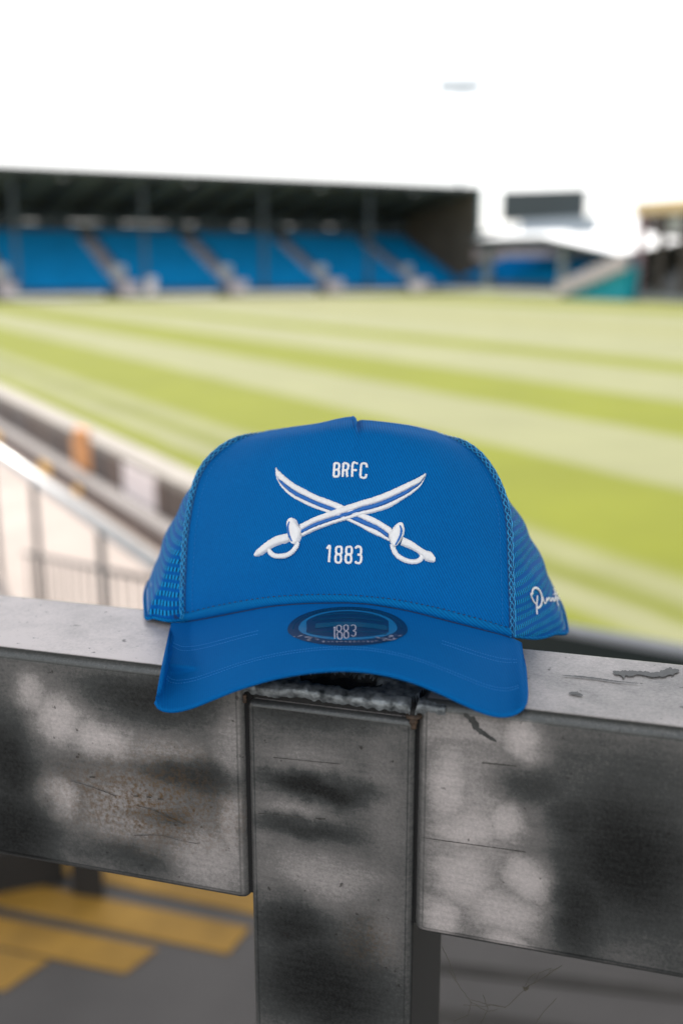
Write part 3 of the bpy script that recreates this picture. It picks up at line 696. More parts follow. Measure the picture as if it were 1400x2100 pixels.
# cobweb strands under the right beam
M_web = mat('dusty_web', (.09, .08, .06), .9)
wb = empty('cobweb', 'wispy dusty cobweb hanging between the post and the underside of the right beam', 'cobweb', at(1000, 1940, .42))
def web(pts, r=.00016, Y0=.425):
    P = []
    for i in range(len(pts) - 1):
        for k in range(6):
            f_ = k / 6; P.append(at(pts[i][0] + (pts[i + 1][0] - pts[i][0]) * f_ + random.uniform(-.8, .8), pts[i][1] + (pts[i + 1][1] - pts[i][1]) * f_ + random.uniform(-.8, .8), Y0))
    P.append(at(*pts[-1], Y0)); return P
wm = MB()
for pts in ([(1151, 1980), (1120, 2000), (1080, 2024), (1052, 2052), (1035, 2066), (1000, 2060), (965, 2050)], [(1075, 2026), (1085, 2005), (1098, 1995)], [(1095, 2018), (1105, 1995), (1130, 1985)], [(1120, 2002), (1128, 1990), (1145, 1985)],
            [(920, 1990), (940, 2020), (965, 2055), (960, 2080), (930, 2095)], [(965, 2055), (990, 2065), (1010, 2060), (1035, 2066)], [(935, 2010), (915, 1960), (905, 1940)], [(990, 2040), (1000, 2070), (985, 2100)], [(1140, 2047), (1110, 2080), (1098, 2098)],
            [(950, 2060), (975, 2062), (1000, 2075), (1020, 2070)]):
    wm.tube(web(pts), .00013, 5)
wm.build('strand', M_web, wb)
lf = MB(); c = at(1076, 2029, .424)
lf.tube([c + Vector((-.0012, 0, .0014)), c, c + Vector((.0010, 0, .0006)), c + Vector((.0016, 0, .0022))], [.0003, .0009, .0007, .0002], 7); lf.build('trapped_seed', M_web, wb)

# ================================================================== the cap
cap = empty('baseball_cap', 'blue trucker cap with white crossed swords embroidery resting on the steel rail', 'cap', (0, .54 * K, HC - .2 * K))
def fabric(name, c1, c2, twill=.62, rough=.85, freq=5600, sheen=.12, ang=28, bumpd=.0002):
    m = bpy.data.materials.new(name); m.use_nodes = True
    n = m.node_tree.nodes; l = m.node_tree.links; b = n['Principled BSDF']; b.inputs['Roughness'].default_value = rough
    b.inputs['Specular IOR Level'].default_value = .08; b.inputs['Sheen Weight'].default_value = sheen; b.inputs['Sheen Tint'].default_value = (.0, .3, 1, 1); b.inputs['Sheen Roughness'].default_value = .5
    t = n.new('ShaderNodeTexCoord'); mp = n.new('ShaderNodeMapping'); mp.inputs['Rotation'].default_value = (0, R(ang), 0)
    l.new(t.outputs['Object'], mp.inputs[0])
    wv = n.new('ShaderNodeTexWave'); wv.wave_type = 'BANDS'; wv.bands_direction = 'X'; wv.inputs['Scale'].default_value = freq / 20.0
    wv.inputs['Distortion'].default_value = .5; wv.inputs['Detail'].default_value = 1; wv.inputs['Detail Scale'].default_value = 3
    l.new(mp.outputs[0], wv.inputs['Vector'])
    z = n.new('ShaderNodeTexNoise'); z.inputs['Scale'].default_value = 900; z.inputs['Detail'].default_value = 3; l.new(t.outputs['Object'], z.inputs['Vector'])
    z2 = n.new('ShaderNodeTexNoise'); z2.inputs['Scale'].default_value = 25; z2.inputs['Detail'].default_value = 4; l.new(t.outputs['Object'], z2.inputs['Vector'])
    a = n.new('ShaderNodeMath'); a.operation = 'MULTIPLY_ADD'; a.inputs[1].default_value = twill; l.new(wv.outputs['Fac'], a.inputs[0])
    a2 = n.new('ShaderNodeMath'); a2.operation = 'MULTIPLY'; a2.inputs[1].default_value = .45; l.new(z.outputs['Fac'], a2.inputs[0]); l.new(a2.outputs[0], a.inputs[2])
    a3 = n.new('ShaderNodeMath'); a3.operation = 'MULTIPLY_ADD'; a3.inputs[1].default_value = .35; l.new(z2.outputs['Fac'], a3.inputs[0])
    a4 = n.new('ShaderNodeMath'); a4.operation = 'SUBTRACT'; a4.inputs[1].default_value = .17; l.new(a.outputs[0], a4.inputs[0]); l.new(a4.outputs[0], a3.inputs[2])
    rp = n.new('ShaderNodeValToRGB'); rp.color_ramp.elements[0].color = (*c1, 1); rp.color_ramp.elements[1].color = (*c2, 1)
    l.new(a3.outputs[0], rp.inputs[0]); l.new(rp.outputs[0], b.inputs['Base Color'])
    bp = n.new('ShaderNodeBump'); bp.inputs['Strength'].default_value = .5; bp.inputs['Distance'].default_value = bumpd
    l.new(a.outputs[0], bp.inputs['Height']); l.new(bp.outputs[0], b.inputs['Normal'])
    return m
M_cap = fabric('blue_twill', (.0005, .070, .255), (.001, .172, .52))
M_brim = fabric('blue_twill_brim', (.0005, .092, .32), (.001, .155, .46), freq=6500, bumpd=.00006, twill=.3)
M_hem = fabric('blue_twill_hem', (.0005, .08, .26), (.001, .185, .49), ang=45)
M_thread = mat('blue_thread', (.004, .20, .56), .7)
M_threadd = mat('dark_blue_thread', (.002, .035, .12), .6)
M_bind = mat('binding_thread', (.02, .36, .70), .4, bump=.3, bscale=1500, var=.35, scale=900)
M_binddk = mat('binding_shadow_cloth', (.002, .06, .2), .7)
M_inside = mat('cap_inner_cloth', (.002, .05, .17), .8)

def pl_len(p):
    d = [0]
    for i in range(1, len(p)): d.append(d[-1] + (Vector(p[i]) - Vector(p[i - 1])).length)
    return d
def spl(pts, t):                       # Catmull-Rom through points, t in 0..1 by chord length
    pts = [Vector(p) for p in pts]; d = pl_len(pts); x = max(0, min(1, t)) * d[-1]; i = 0
    while i < len(pts) - 2 and d[i + 1] < x: i += 1
    f = (x - d[i]) / max(d[i + 1] - d[i], 1e-9)
    p1, p2 = pts[i], pts[i + 1]; p0 = pts[i - 1] if i else p1 * 2 - p2; p3 = pts[i + 2] if i + 2 < len(pts) else p2 * 2 - p1
    return .5 * ((2 * p1) + (p2 - p0) * f + (2 * p0 - 5 * p1 + 4 * p2 - p3) * f * f + (3 * p1 - p0 - 3 * p2 + p3) * f ** 3)
Lseam = [(382, 1276), (380, 1240), (381, 1190), (384, 1130), (388, 1085), (396, 1035), (407, 990), (423, 957), (447, 931), (476, 909), (513, 893), (553, 882)]
Rseam = [(1044, 1307), (1044, 1260), (1042, 1200), (1040, 1140), (1038, 1085), (1032, 1040), (1020, 1002), (1002, 966), (979, 936), (950, 912), (921, 897), (892, 884)]
Top = [(553, 882), (600, 875), (650, 868), (690, 859), (712, 855), (722, 854.5), (728, 857), (732, 864), (742, 861), (780, 864), (840, 872), (892, 884)]
Bot = [(382, 1276), (431, 1267), (492, 1255), (554, 1244), (623, 1238), (680, 1236.5), (726, 1237), (769, 1241), (837, 1253), (906, 1270.5), (974, 1288), (1044, 1307)]
def smooth01(x): x = max(0, min(1, x)); return x * x * (3 - 2 * x)
def panelY(X, u, v):
    y = .497 + .055 * v ** 1.6 - .21 * X + .038 * abs(u) ** 2.4 + .022 * smooth01((v - .8) / .2) ** 2
    return y
def panel_pt(u, v):                    # u -1..1, v 0..1
    s = (u + 1) / 2
    L_, R_ = spl(Lseam, v), spl(Rseam, v); B_, T_ = spl(Bot, s), spl(Top, s)
    c00, c10, c01, c11 = Vector(Lseam[0]), Vector(Rseam[0]), Vector(Lseam[-1]), Vector(Rseam[-1])
    p = (1 - s) * L_ + s * R_ + (1 - v) * B_ + v * T_ - ((1 - s) * (1 - v) * c00 + s * (1 - v) * c10 + (1 - s) * v * c01 + s * v * c11)
    r = ray(p.x, p.y); Y = .5
    for _ in range(6): Y = panelY(r.x * Y, u, v)
    # pinched dart at the top of the seam
    q = math.exp(-((p.x - 723) / 7.0) ** 2) * smooth01((v - .82) / .18); Y -= .0035 * q
    q = math.exp(-((p.x - 733) / 4.0) ** 2) * smooth01((v - .82) / .18); Y += .003 * q
    # soft hollows of worn cloth
    Y += .0012 * noise.noise(Vector((u * 2.2, v * 2.6, 3.1))) + .0005 * noise.noise(Vector((u * 6, v * 7, 1.0)))
    return Vector((r.x * Y * K, Y * K, HC + r.z * Y * K))
NU, NV = 150, 110
us = [-1 + 2 * i / NU for i in range(NU + 1)]
pv = [panel_pt(u, j / NV) for j in range(NV + 1) for u in us]
pf = [(j * (NU + 1) + i, j * (NU + 1) + i + 1, (j + 1) * (NU + 1) + i + 1, (j + 1) * (NU + 1) + i) for j in range(NV) for i in range(NU)]
front = mesh('front_panel', pv, pf, M_cap, cap, smooth=True)
bvhF = BVHTree.FromPolygons(pv, pf)
CAMP = Vector((0, 0, HC))
def on(bvh, px, py, off=0.0):
    d = ray(px, py).normalized(); h = bvh.ray_cast(CAMP, d)
    if h[0] is None:
        h = bvh.find_nearest(CAMP + d * .5 * K * 1.0)
        if h[0] is None: return None
    nrm = h[1] if h[1].dot(d) < 0 else -h[1]
    return h[0] + nrm * off, nrm

# crown behind: arches from the seam of the front panel to the base oval
def pidx(i, j): return pv[j * (NU + 1) + i]
seam = [pidx(0, j) for j in range(NV + 1)] + [pidx(i, NV) for i in range(1, NU)] + [pidx(NU, j) for j in range(NV, -1, -1)]
def atk(px, py, Y): return at(px, py, Y * K)
def WP(x, y, z): return Vector((x * K, y * K, HC + z * K))
base_o = [(0, seam[0]), (.035, atk(345, 1276, .549)), (.075, atk(318, 1270, .554)), (.12, atk(299, 1263, .562)), (.2, WP(-.121, .64, -.199)), (.35, WP(-.075, .71, -.199)), (.5, WP(.005, .735, -.2)),
          (.65, WP(.085, .715, -.203)), (.8, WP(.135, .65, -.209)), (.88, atk(1162, 1291, .582)), (.92, atk(1135, 1303, .556)), (.96, atk(1100, 1312, .54)), (1, seam[-1])]
def base_pt(s):
    i = 0
    while i < len(base_o) - 2 and base_o[i + 1][0] < s: i += 1
    s0, p1 = base_o[i]; s1, p2 = base_o[i + 1]; f = (s - s0) / (s1 - s0)
    p0 = base_o[i - 1][1] if i else p1 * 2 - p2; p3 = base_o[i + 2][1] if i + 2 < len(base_o) else p2 * 2 - p1
    return .5 * ((2 * p1) + (p2 - p0) * f + (2 * p0 - 5 * p1 + 4 * p2 - p3) * f * f + (3 * p1 - p0 - 3 * p2 + p3) * f ** 3)
dS = pl_len(seam)
def seam_pt(s):
    x = s * dS[-1]; lo, hi = 0, len(dS) - 1
    while hi - lo > 1:
        m_ = (lo + hi) // 2
        if dS[m_] < x: lo = m_
        else: hi = m_
    f = (x - dS[lo]) / max(dS[hi] - dS[lo], 1e-9); return seam[lo].lerp(seam[hi], f)
def crown_pt(s, w_):
    a_, b_ = seam_pt(s), base_pt(s); p = a_.lerp(b_, w_)
    big = math.sin(math.pi * s) ** 2
    side = Vector((-1 if s < .5 else 1, 0, 0)) * abs(math.cos(math.pi * s))
    p = p + math.sin(math.pi * w_) * (Vector((0, .035, .02)) * big + side * .0022) * K
    # slack folds of the soft mesh
    p = p + Vector((1, 0, 0)) * .0011 * K * math.sin(p.z * 260 + 2.0 * noise.noise(p * 12)) * math.sin(math.pi * w_) * (1 - big)
    return p
def mesh_mat():
    m = bpy.data.materials.new('blue_trucker_mesh'); m.use_nodes = True
    n = m.node_tree.nodes; l = m.node_tree.links; b = n['Principled BSDF']; out = n['Material Output']
    b.inputs['Roughness'].default_value = .6; b.inputs['Specular IOR Level'].default_value = .05
    uv = n.new('ShaderNodeUVMap'); uv.uv_map = 'weave'; sx = n.new('ShaderNodeSeparateXYZ'); l.new(uv.outputs[0], sx.inputs[0])
    def M(op, a, bb=None, c=None):
        q = n.new('ShaderNodeMath'); q.operation = op
        for i, x in enumerate((a, bb, c)):
            if x is None: continue
            if isinstance(x, (int, float)): q.inputs[i].default_value = x
            else: l.new(x, q.inputs[i])
        return q.outputs[0]
    vr = M('FRACT', sx.outputs['Y']); ur = M('FRACT', sx.outputs['X'])
    # each row: solid knit band (0-.42), open cells between vertical bars (.42-1)
    inrow = M('MULTIPLY', M('GREATER_THAN', vr, .40), M('LESS_THAN', vr, .97))
    bar = M('ABSOLUTE', M('SUBTRACT', ur, .5))                       # 0 centre of bar .. .5 gap
    gap = M('GREATER_THAN', bar, .33)
    openc = M('MULTIPLY', M('MULTIPLY', inrow, gap), M('LESS_THAN', vr, .60))
    cellmid = M('MULTIPLY', inrow, M('GREATER_THAN', bar, .27))
    c1 = n.new('ShaderNodeMix'); c1.data_type = 'RGBA'; c1.inputs[6].default_value = (.001, .10, .38, 1); c1.inputs[7].default_value = (.008, .29, .66, 1)
    l.new(inrow, c1.inputs[0])
    c2 = n.new('ShaderNodeMix'); c2.data_type = 'RGBA'; c2.inputs[7].default_value = (.001, .03, .11, 1)
    l.new(cellmid, c2.inputs[0]); l.new(c1.outputs[2], c2.inputs[6]); l.new(c2.outputs[2], b.inputs['Base Color'])
    h = M('MULTIPLY', M('SUBTRACT', .5, bar), inrow); hh = M('ADD', h, M('MULTIPLY', M('SUBTRACT', 1.0, inrow), .35))
    bp = n.new('ShaderNodeBump'); bp.inputs['Strength'].default_value = .5; bp.inputs['Distance'].default_value = .0006
    l.new(hh, bp.inputs['Height']); l.new(bp.outputs[0], b.inputs['Normal'])
    tr = n.new('ShaderNodeBsdfTransparent'); ms = n.new('ShaderNodeMixShader')
    l.new(openc, ms.inputs[0]); l.new(b.outputs[0], ms.inputs[1]); l.new(tr.outputs[0], ms.inputs[2]); l.new(ms.outputs[0], out.inputs['Surface'])
    return m
M_mesh = mesh_mat()
def crown_part(name, s0, s1, m, label=None):
    ns, nw = 110, 46; v, f, uvs = [], [], []
    for i in range(ns + 1):
        s = s0 + (s1 - s0) * i / ns
        for j in range(nw + 1): v.append(crown_pt(s, j / nw))
    for i in range(ns):
        for j in range(nw): k = i * (nw + 1) + j; f.append((k, k + 1, k + nw + 2, k + nw + 1))
    o = mesh(name, v, f, m, cap, smooth=True, label=label)
    lay = o.data.uv_layers.new(name='weave')
    for lp in o.data.loops:
        p = v[lp.vertex_index]; k = lp.vertex_index
        s = s0 + (s1 - s0) * (k // (nw + 1)) / ns
        if s < .5: hd = math.hypot(p.x - seam[0].x, p.y - seam[0].y)
        else: hd = math.hypot(p.x - seam[-1].x, p.y - seam[-1].y)
        q = p.z + .0018 * noise.noise(p * 40) + (.06 * (p.y - seam[-1].y) if s > .5 else -.02 * (p.y))
        lay.data[lp.index].uv = (hd / .0019 + 40, q / .0041 + 500)
    return o, v, f
moL, vL, fL = crown_part('mesh_panel', 0, .5, M_mesh)
moR, vR, fR = crown_part('mesh_panel', .5, 1, M_mesh)
bvhR = BVHTree.FromPolygons(vR, fR)

# sweatband, plus an added inner shell keeping the mesh holes dark
v, f = [], []
for i in range(121):
    p = base_pt(i / 120); c_ = Vector((0, .60 * K, p.z)); q = p.lerp(c_, .13)
    for k, (z_, g_) in enumerate(((.002, 0), (.02, .05), (.042, .14))): v.append(q.lerp(c_, g_) + Vector((0, 0, z_)))
for i in range(120):
    for k in range(2): a_ = i * 3 + k; f.append((a_, a_ + 1, a_ + 4, a_ + 3))
mesh('sweatband', v, f, M_inside, cap, smooth=True)
v, f = [], []
def lin_pt(s, w_):
    p = crown_pt(s, w_); c_ = Vector((0, .60 * K, p.z - .01)); return p + (c_ - p).normalized() * .0022 * K * min(1, 6 * min(s, 1 - s) + .2)
ns_, nw_ = 90, 16
for i in range(ns_ + 1):
    for j in range(nw_ + 1): v.append(lin_pt(i / ns_, (.06 + .93 * j / nw_)))
for i in range(ns_):
    for j in range(nw_): k = i * (nw_ + 1) + j; f.append((k, k + 1, k + nw_ + 2, k + nw_ + 1))
mesh('mesh_blackout', v, f, M_inside, cap, smooth=True)
# base edge tape of the mesh
mb = MB(); mb.tube([base_pt(i / 160) + Vector((0, 0, .0009)) for i in range(161)], .0009, 8); mb.build('edge_tape', M_hem, cap, smooth=True)

# looped binding along both seams
def side_dir(i, pts):
    t_ = (pts[min(i + 1, len(pts) - 1)] - pts[max(i - 1, 0)]).normalized(); vd = (pts[i] - CAMP).normalized()
    return t_.cross(vd).normalized(), t_, vd
sN = 620
spts = [seam_pt(i / sN) for i in range(sN + 1)]
cen = Vector((0, .56 * K, HC - .14 * K))
strip, loopa, loopb, loopc = [], [], [], []
nA = pl_len(seam[:NV + 1])[-1] / dS[-1]; iA = int(nA * sN) + 2; iB = sN - int(pl_len(seam[-(NV + 1):])[-1] / dS[-1] * sN) - 2
SW = .0012
for i, p in enumerate(spts):
    sd_, t_, vd = side_dir(i, spts)
    if sd_.dot(p - cen) < 0: sd_ = -sd_
    fr = -vd
    gi = smooth01((iA - i) / 75.0) if i < sN / 2 else smooth01((i - iB) / 75.0)
    q = p + sd_ * (SW * gi - .0016 * (1 - gi)) + fr * (.0006 - .0004 * (1 - gi))
    ph = i * 2 * math.pi / 11
    jit = .0003 * noise.noise(Vector((i * .9, 1, 2)))
    strip.append((p - sd_ * .0004 + fr * .0003, p + sd_ * (2.4 * SW * gi) - fr * .0006))
    loopa.append(q + sd_ * (.0008 * math.sin(ph) + jit) + fr * (.0002 + .0003 * math.cos(ph)))
    loopb.append(q - sd_ * (.0008 * math.sin(ph) - jit) + fr * (.0002 - .0003 * math.cos(ph)))
    loopc.append(q + sd_ * (.0014 + .0002 * math.sin(ph * 1.3)) + fr * (.0001))
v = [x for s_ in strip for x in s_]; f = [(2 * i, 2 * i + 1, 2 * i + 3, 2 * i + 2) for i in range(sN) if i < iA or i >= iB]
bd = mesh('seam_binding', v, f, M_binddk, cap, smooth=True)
for q0, q1 in ((0, iA), (iB, sN + 1)):
    mb = MB(); mb.tube(loopa[q0:q1], .00030, 6, flat=.6); mb.tube(loopb[q0:q1], .00030, 6, flat=.6); mb.tube(loopc[q0:q1], .00022, 6)
    mb.build('chain_stitch', M_bind, bd, smooth=True)

# rolled hem between stitch line and brim
Stl = [(382, 1256), (397, 1253), (420, 1247), (451, 1240), (513, 1229), (575, 1221.5), (643, 1218.5), (698, 1218.5), (751, 1222), (820, 1230), (892, 1244.5), (940, 1257), (991, 1271), (1043, 1287)]
def ribbon(nm, E1, E2, bvh, h, m, parent, n=200, c=7, off=.0002, jag=0.0, smooth=True, prof=.5, kind=None, skew=0):
    v, f = [], []
    for i in range(n + 1):
        a_ = spl(E1, i / n); b_ = spl(E2, i / n)
        j1, j2 = random.uniform(-jag, jag), random.uniform(-jag, jag)
        dr = (b_ - a_); ln = dr.length; dr = dr / ln if ln > 1e-6 else Vector((0, 1))
        a_ = a_ - dr * j1; b_ = b_ + dr * j2
        hh_ = min(1, ln / 7.0)
        for k in range(c + 1):
            g = k / c; q = a_.lerp(b_, g); prf = max(0, 1 - (2 * g - 1) ** 2) ** prof
            r_ = on(bvh, q.x, q.y, off + h * prf * hh_ * (1 + (.04 if i % 2 else -.04) * (jag > 0)) - (off + .0003) * (k in (0, c)))
            v.append(r_[0])
    for i in range(n):
        for k in range(c): q = i * (c + 1) + k; f.append((q, q + 1, q + c + 2, q + c + 1))
    return mesh(nm, v, f, m, parent, smooth=smooth, kind=kind)
Bot2 = [(x, y + (1.2 if 400 < x < 1030 else 0)) for x, y in Bot]
ribbon('hem_band', Stl, [(x, y - .2) for x, y in Bot], bvhF, .0016, M_hem, cap, n=160, c=8, off=.0001, prof=.6)
st_ = MB(); d = 60
for i in range(d):
    a_ = spl(Stl, (i + .2) / d); b_ = spl(Stl, (i + .62) / d)
    p, q = on(bvhF, a_.x, a_.y + .4, .0003)[0], on(bvhF, b_.x, b_.y + .4, .0003)[0]
    st_.tube([p, (p + q) / 2 + Vector((0, -.0002, 0)), q], [.00015, .00032, .00015], 5)
st_.build('hem_stitching', M_threadd, cap, kind='stuff')
# faint stitching beside the seams
st_ = MB()
for side in (-1, 1):
    for j in range(46):
        v0 = .03 + j * .0198; u0 = side * .955
        p = panel_pt(u0, v0) + Vector((0, -.0003, 0)); q = panel_pt(u0, v0 + .011) + Vector((0, -.0003, 0)); st_.tube([p, q], .00013, 4)
st_.build('seam_stitching', M_thread, cap, kind='stuff')
# dart fold at the very top
dm = MB(); P = [on(bvhF, x, y, .0004)[0] for x, y in ((727.5, 880), (727.5, 874), (727.5, 868), (726, 862), (723, 857.5))]
dm.tube(P, [.0002, .0005, .0008, .0010, .0008], 8); dm.build('dart_fold', M_cap, cap, smooth=True)

# ---------------- brim
Jn = [(351, 1277)] + [(365, 1277)] + Bot2 + [(1058, 1312), (1069, 1318)]
Out = [(351, 1277), (345, 1305), (336, 1345), (328, 1385), (322, 1420), (323, 1438), (332, 1449), (346, 1453), (365, 1452), (395, 1444), (430, 1430), (475, 1412), (520, 1397), (560, 1386), (605, 1377), (650, 1371), (700, 1368), (750, 1370.5),
       (800, 1379), (850, 1393), (900, 1413), (945, 1434), (985, 1452), (1015, 1461), (1040, 1461.5), (1060, 1454), (1074, 1440), (1079, 1420), (1079, 1395), (1076, 1365), (1072, 1338), (1069, 1318)]
OY = [(0, .550), (.025, .522), (.06, .489), (.095, .469), (.13, .459), (.17, .455), (.24, .453), (.3, .451), (.4, .444), (.5, .434), (.6, .429), (.7, .427), (.76, .427), (.80, .4275), (.835, .4285), (.857, .431), (.878, .434), (.893, .441), (.91, .451), (.932, .465), (.96, .485), (.983, .503), (1, .518)]
def lerp_tab(T, x):
    for i in range(len(T) - 1):
        if x <= T[i + 1][0]: f_ = (x - T[i][0]) / (T[i + 1][0] - T[i][0]); f_ = max(0, f_); return T[i][1] + (T[i + 1][1] - T[i][1]) * f_
    return T[-1][1]
def jY(px, py):
    u = max(-1, min(1, (px - 713) / 331)); r = ray(px, py); Y = .5
    for _ in range(6): Y = panelY(r.x * Y, u, 0)
    return Y - .0012
jend0, jend1 = .550, .518
def clampY(r, Y, gap=.0030):
    Yt = (RP0.z + gap - HC) / r.z / K
    c = (RP0.dot(RN) - RR - .0012) / (RN.x * r.x + RN.y) / K
    return min(Y, max(Yt, c))
NB, NT = 200, 44
bv, bf = [], []
def brim_pt(s, t):
    # join runs in the middle part; the outline sides fan out from its ends
    sj = max(0, min(1, (s - .10) / .80)); sj = sj * .75 + .25 * smooth01(sj)
    J = spl(Jn, sj); O = spl(Out, s)
    yo = sum(lerp_tab(OY, max(0, min(1, s + d_))) for d_ in (-.008, -.004, 0, .004, .008)) / 5
    yj = jY(J.x, J.y)
    if J.x < 400: yj = yj * (J.x - 351) / 49 + jend0 * (400 - J.x) / 49
    if J.x > 1030: yj = yj * max(0, (1069 - J.x)) / 39 + jend1 * min(1, (J.x - 1030) / 39)
    q = J.lerp(O, t)
    iv = (1 - t) / yj + t / yo; Y = 1 / iv
    arch = math.sin(math.pi * t) * (.0015 + .008 * abs(2 * s - 1) ** 1.6) * smooth01(4 * min(s, 1 - s))
    return at(q.x, q.y, clampY(ray(q.x, q.y), Y - arch, .0026) * K)
for i in range(NB + 1):
    for j in range(NT + 1): bv.append(brim_pt(i / NB, j / NT))
for i in range(NB):
    for j in range(NT): k = i * (NT + 1) + j; bf.append((k, k + 1, k + NT + 2, k + NT + 1))
bvhB = BVHTree.FromPolygons(bv, bf)
# rolled lip and underside
lip0 = len(bv); LR = 6
TH = .0021
outw = []
for i in range(NB + 1):
    e_ = bv[i * (NT + 1) + NT]; p_ = bv[i * (NT + 1) + NT - 3]; o_ = (e_ - p_)
    tn = bv[min(i + 1, NB) * (NT + 1) + NT] - bv[max(i - 1, 0) * (NT + 1) + NT]
    if o_.length > 1e-7 and tn.length > 1e-7:
        tn.normalize(); o_ = (o_ - tn * o_.dot(tn))
    o_ = o_.normalized() if o_.length > 1e-7 else Vector((0, -1, 0))
    dn = tn.cross(o_); 
    if dn.z > 0: dn = -dn
    outw.append((o_, dn.normalized()))
for _ in range(3):
    outw = [(((outw[max(i - 2, 0)][0] + outw[i][0] + outw[min(i + 2, NB)][0])).normalized(), (outw[max(i - 2, 0)][1] + outw[i][1] + outw[min(i + 2, NB)][1]).normalized()) for i in range(NB + 1)]
THs = [TH * min(1, .15 + 12 * min(i, NB - i) / NB) for i in range(NB + 1)]
rows_ = []
for k in range(1, LR + 1):
    th_ = math.pi * k / LR; rows_.append([bv[i * (NT + 1) + NT] + outw[i][0] * THs[i] * .5 * math.sin(th_) + outw[i][1] * THs[i] * .5 * (1 - math.cos(th_)) for i in range(NB + 1)])
for i in range(NB + 1):
    for k in range(LR): bv.append(rows_[k][i])
for i in range(NB):
    A_, B_ = i * (NT + 1) + NT, (i + 1) * (NT + 1) + NT
    for k in range(LR):
        a2, b2 = lip0 + i * LR + k, lip0 + (i + 1) * LR + k
        bf.append((A_, a2, b2, B_)); A_, B_ = a2, b2
un0 = len(bv); NS = 10
for i in range(NB + 1):
    for j in range(NS):
        t_ = 1 - (j + 1) / NS; jj = int(round(t_ * NT)); bv.append(bv[i * (NT + 1) + jj] + outw[i][1] * THs[i])
for i in range(NB):
    A_, B_ = lip0 + i * LR + LR - 1, lip0 + (i + 1) * LR + LR - 1
    for j in range(NS):
        a2, b2 = un0 + i * NS + j, un0 + (i + 1) * NS + j
        bf.append((A_, a2, b2, B_)); A_, B_ = a2, b2
brim = mesh('brim', bv, bf, M_brim, cap, smooth=True)
# shadow crease where crown meets brim, drawn in as a thin dark cord
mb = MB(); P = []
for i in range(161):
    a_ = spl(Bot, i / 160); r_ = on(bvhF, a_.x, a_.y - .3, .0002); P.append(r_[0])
mb.tube(P, .00045, 6); mb.build('crease_shadow', M_threadd, cap, smooth=True)
# stitch rows on the brim
st_ = MB()
for tt in (.30, .345, .68, .715):
    nst = 150
    for i in range(8, nst - 8):
        if tt > .5 and False: continue
        s0 = .08 + .84 * i / nst; p = brim_pt(s0, tt); q = brim_pt(s0 + .0032, tt)
        if tt < .5 and .33 < s0 < .70: continue
        st_.tube([p + Vector((0, 0, .00003)), (p + q) / 2 + Vector((0, -.0001, .00018)), q + Vector((0, 0, .00003))], .00019, 4)
st_.build('brim_stitching', M_thread, cap, kind='stuff')

# ---------------- embroidery
def emb_mat(name, c, rough=.55):
    m = mat(name, c, rough, var=.04, scale=700, bump=.22, bscale=1800)
    b = m.node_tree.nodes['Principled BSDF']; b.inputs['Sheen Weight'].default_value = .2; return m
M_wt = emb_mat('white_embroidery', (.90, .90, .91)); M_bt = emb_mat('royal_blue_embroidery', (.0, .135, .50))
def cv(pts): return [(500 + x / 3.3333, 920 + y / 3.3333) for x, y in pts]
def band(E1, E2, m, parent, h=.0008, off=.0003, nm='stitch_fill', n=None, jag=.55, **k):
    E1, E2 = cv(E1), cv(E2); n = n or int(pl_len(E1)[-1] / 1.0) + 4
    return ribbon(nm, E1, E2, bvhF, h, m, parent, n=n, c=7, off=off, jag=jag, **k)
def cord(path, rad, m, parent, bvh=None, off=.0002, nm='cord', rawpx=False, flat=.75, step=.9, jag=.10):
    P = path if rawpx else cv(path); rs = [r / 3.3333 if not rawpx else r for r in (rad if hasattr(rad, '__len__') else [rad] * len(P))]
    L_ = pl_len(P)[-1]; n = max(6, int(L_ / step)); pts, rr, ups = [], [], []
    d = pl_len(P)
    for i in range(n + 1):
        q = spl(P, i / n); x = i / n * d[-1]; k = 0
        while k < len(P) - 2 and d[k + 1] < x: k += 1
        f_ = (x - d[k]) / max(d[k + 1] - d[k], 1e-9); r = rs[k] + (rs[k + 1] - rs[k]) * f_
        h_ = on(bvh or bvhF, q.x, q.y, off); pts.append(h_[0]); ups.append(h_[1])
        mpp = (h_[0] - CAMP).length / 2150; rr.append(r * mpp * (1 + random.uniform(-jag, jag)))
    return MB().tube(pts, rr, 10, flat=flat, up=ups)
# sword B (behind): point upper left, hilt lower right
sB = bpy.data.objects.new('embroidered_sword', None); COL.objects.link(sB); sB.parent = cap; sB['label'] = 'sword with its hilt at the lower right, passing behind'
topB = [(222, 130), (240, 150), (300, 203), (350, 240), (400, 266), (500, 317), (600, 354), (700, 396), (780, 430), (850, 455), (905, 478), (955, 508), (1008, 540)]
blU = [(244, 210), (262, 226), (300, 256), (350, 291), (400, 318), (500, 364), (600, 402), (700, 440), (780, 470), (850, 503), (920, 536), (985, 584)]
blL = [(244, 214), (258, 240), (300, 281), (350, 317), (400, 342), (500, 388), (600, 425), (700, 466), (770, 496), (840, 526), (910, 556), (980, 604)]
botB = [(218, 134), (226, 200), (262, 268), (320, 325), (400, 371), (480, 408), (570, 438), (650, 470), (720, 500), (800, 540), (870, 580), (930, 606), (995, 636)]
band(topB, [(220, 134), (236, 205)] + blU[1:] + [(1000, 594)], M_wt, sB)
blU = [(x, y - 1.5) for x, y in blU]; blL = [(x, y + 1.5) for x, y in blL]
band(blU, blL, M_bt, sB, h=.0002, off=.0006, jag=.5)
band([(219, 138), (236, 210)] + blL[1:] + [(992, 612)], botB, M_wt, sB, h=.0009)
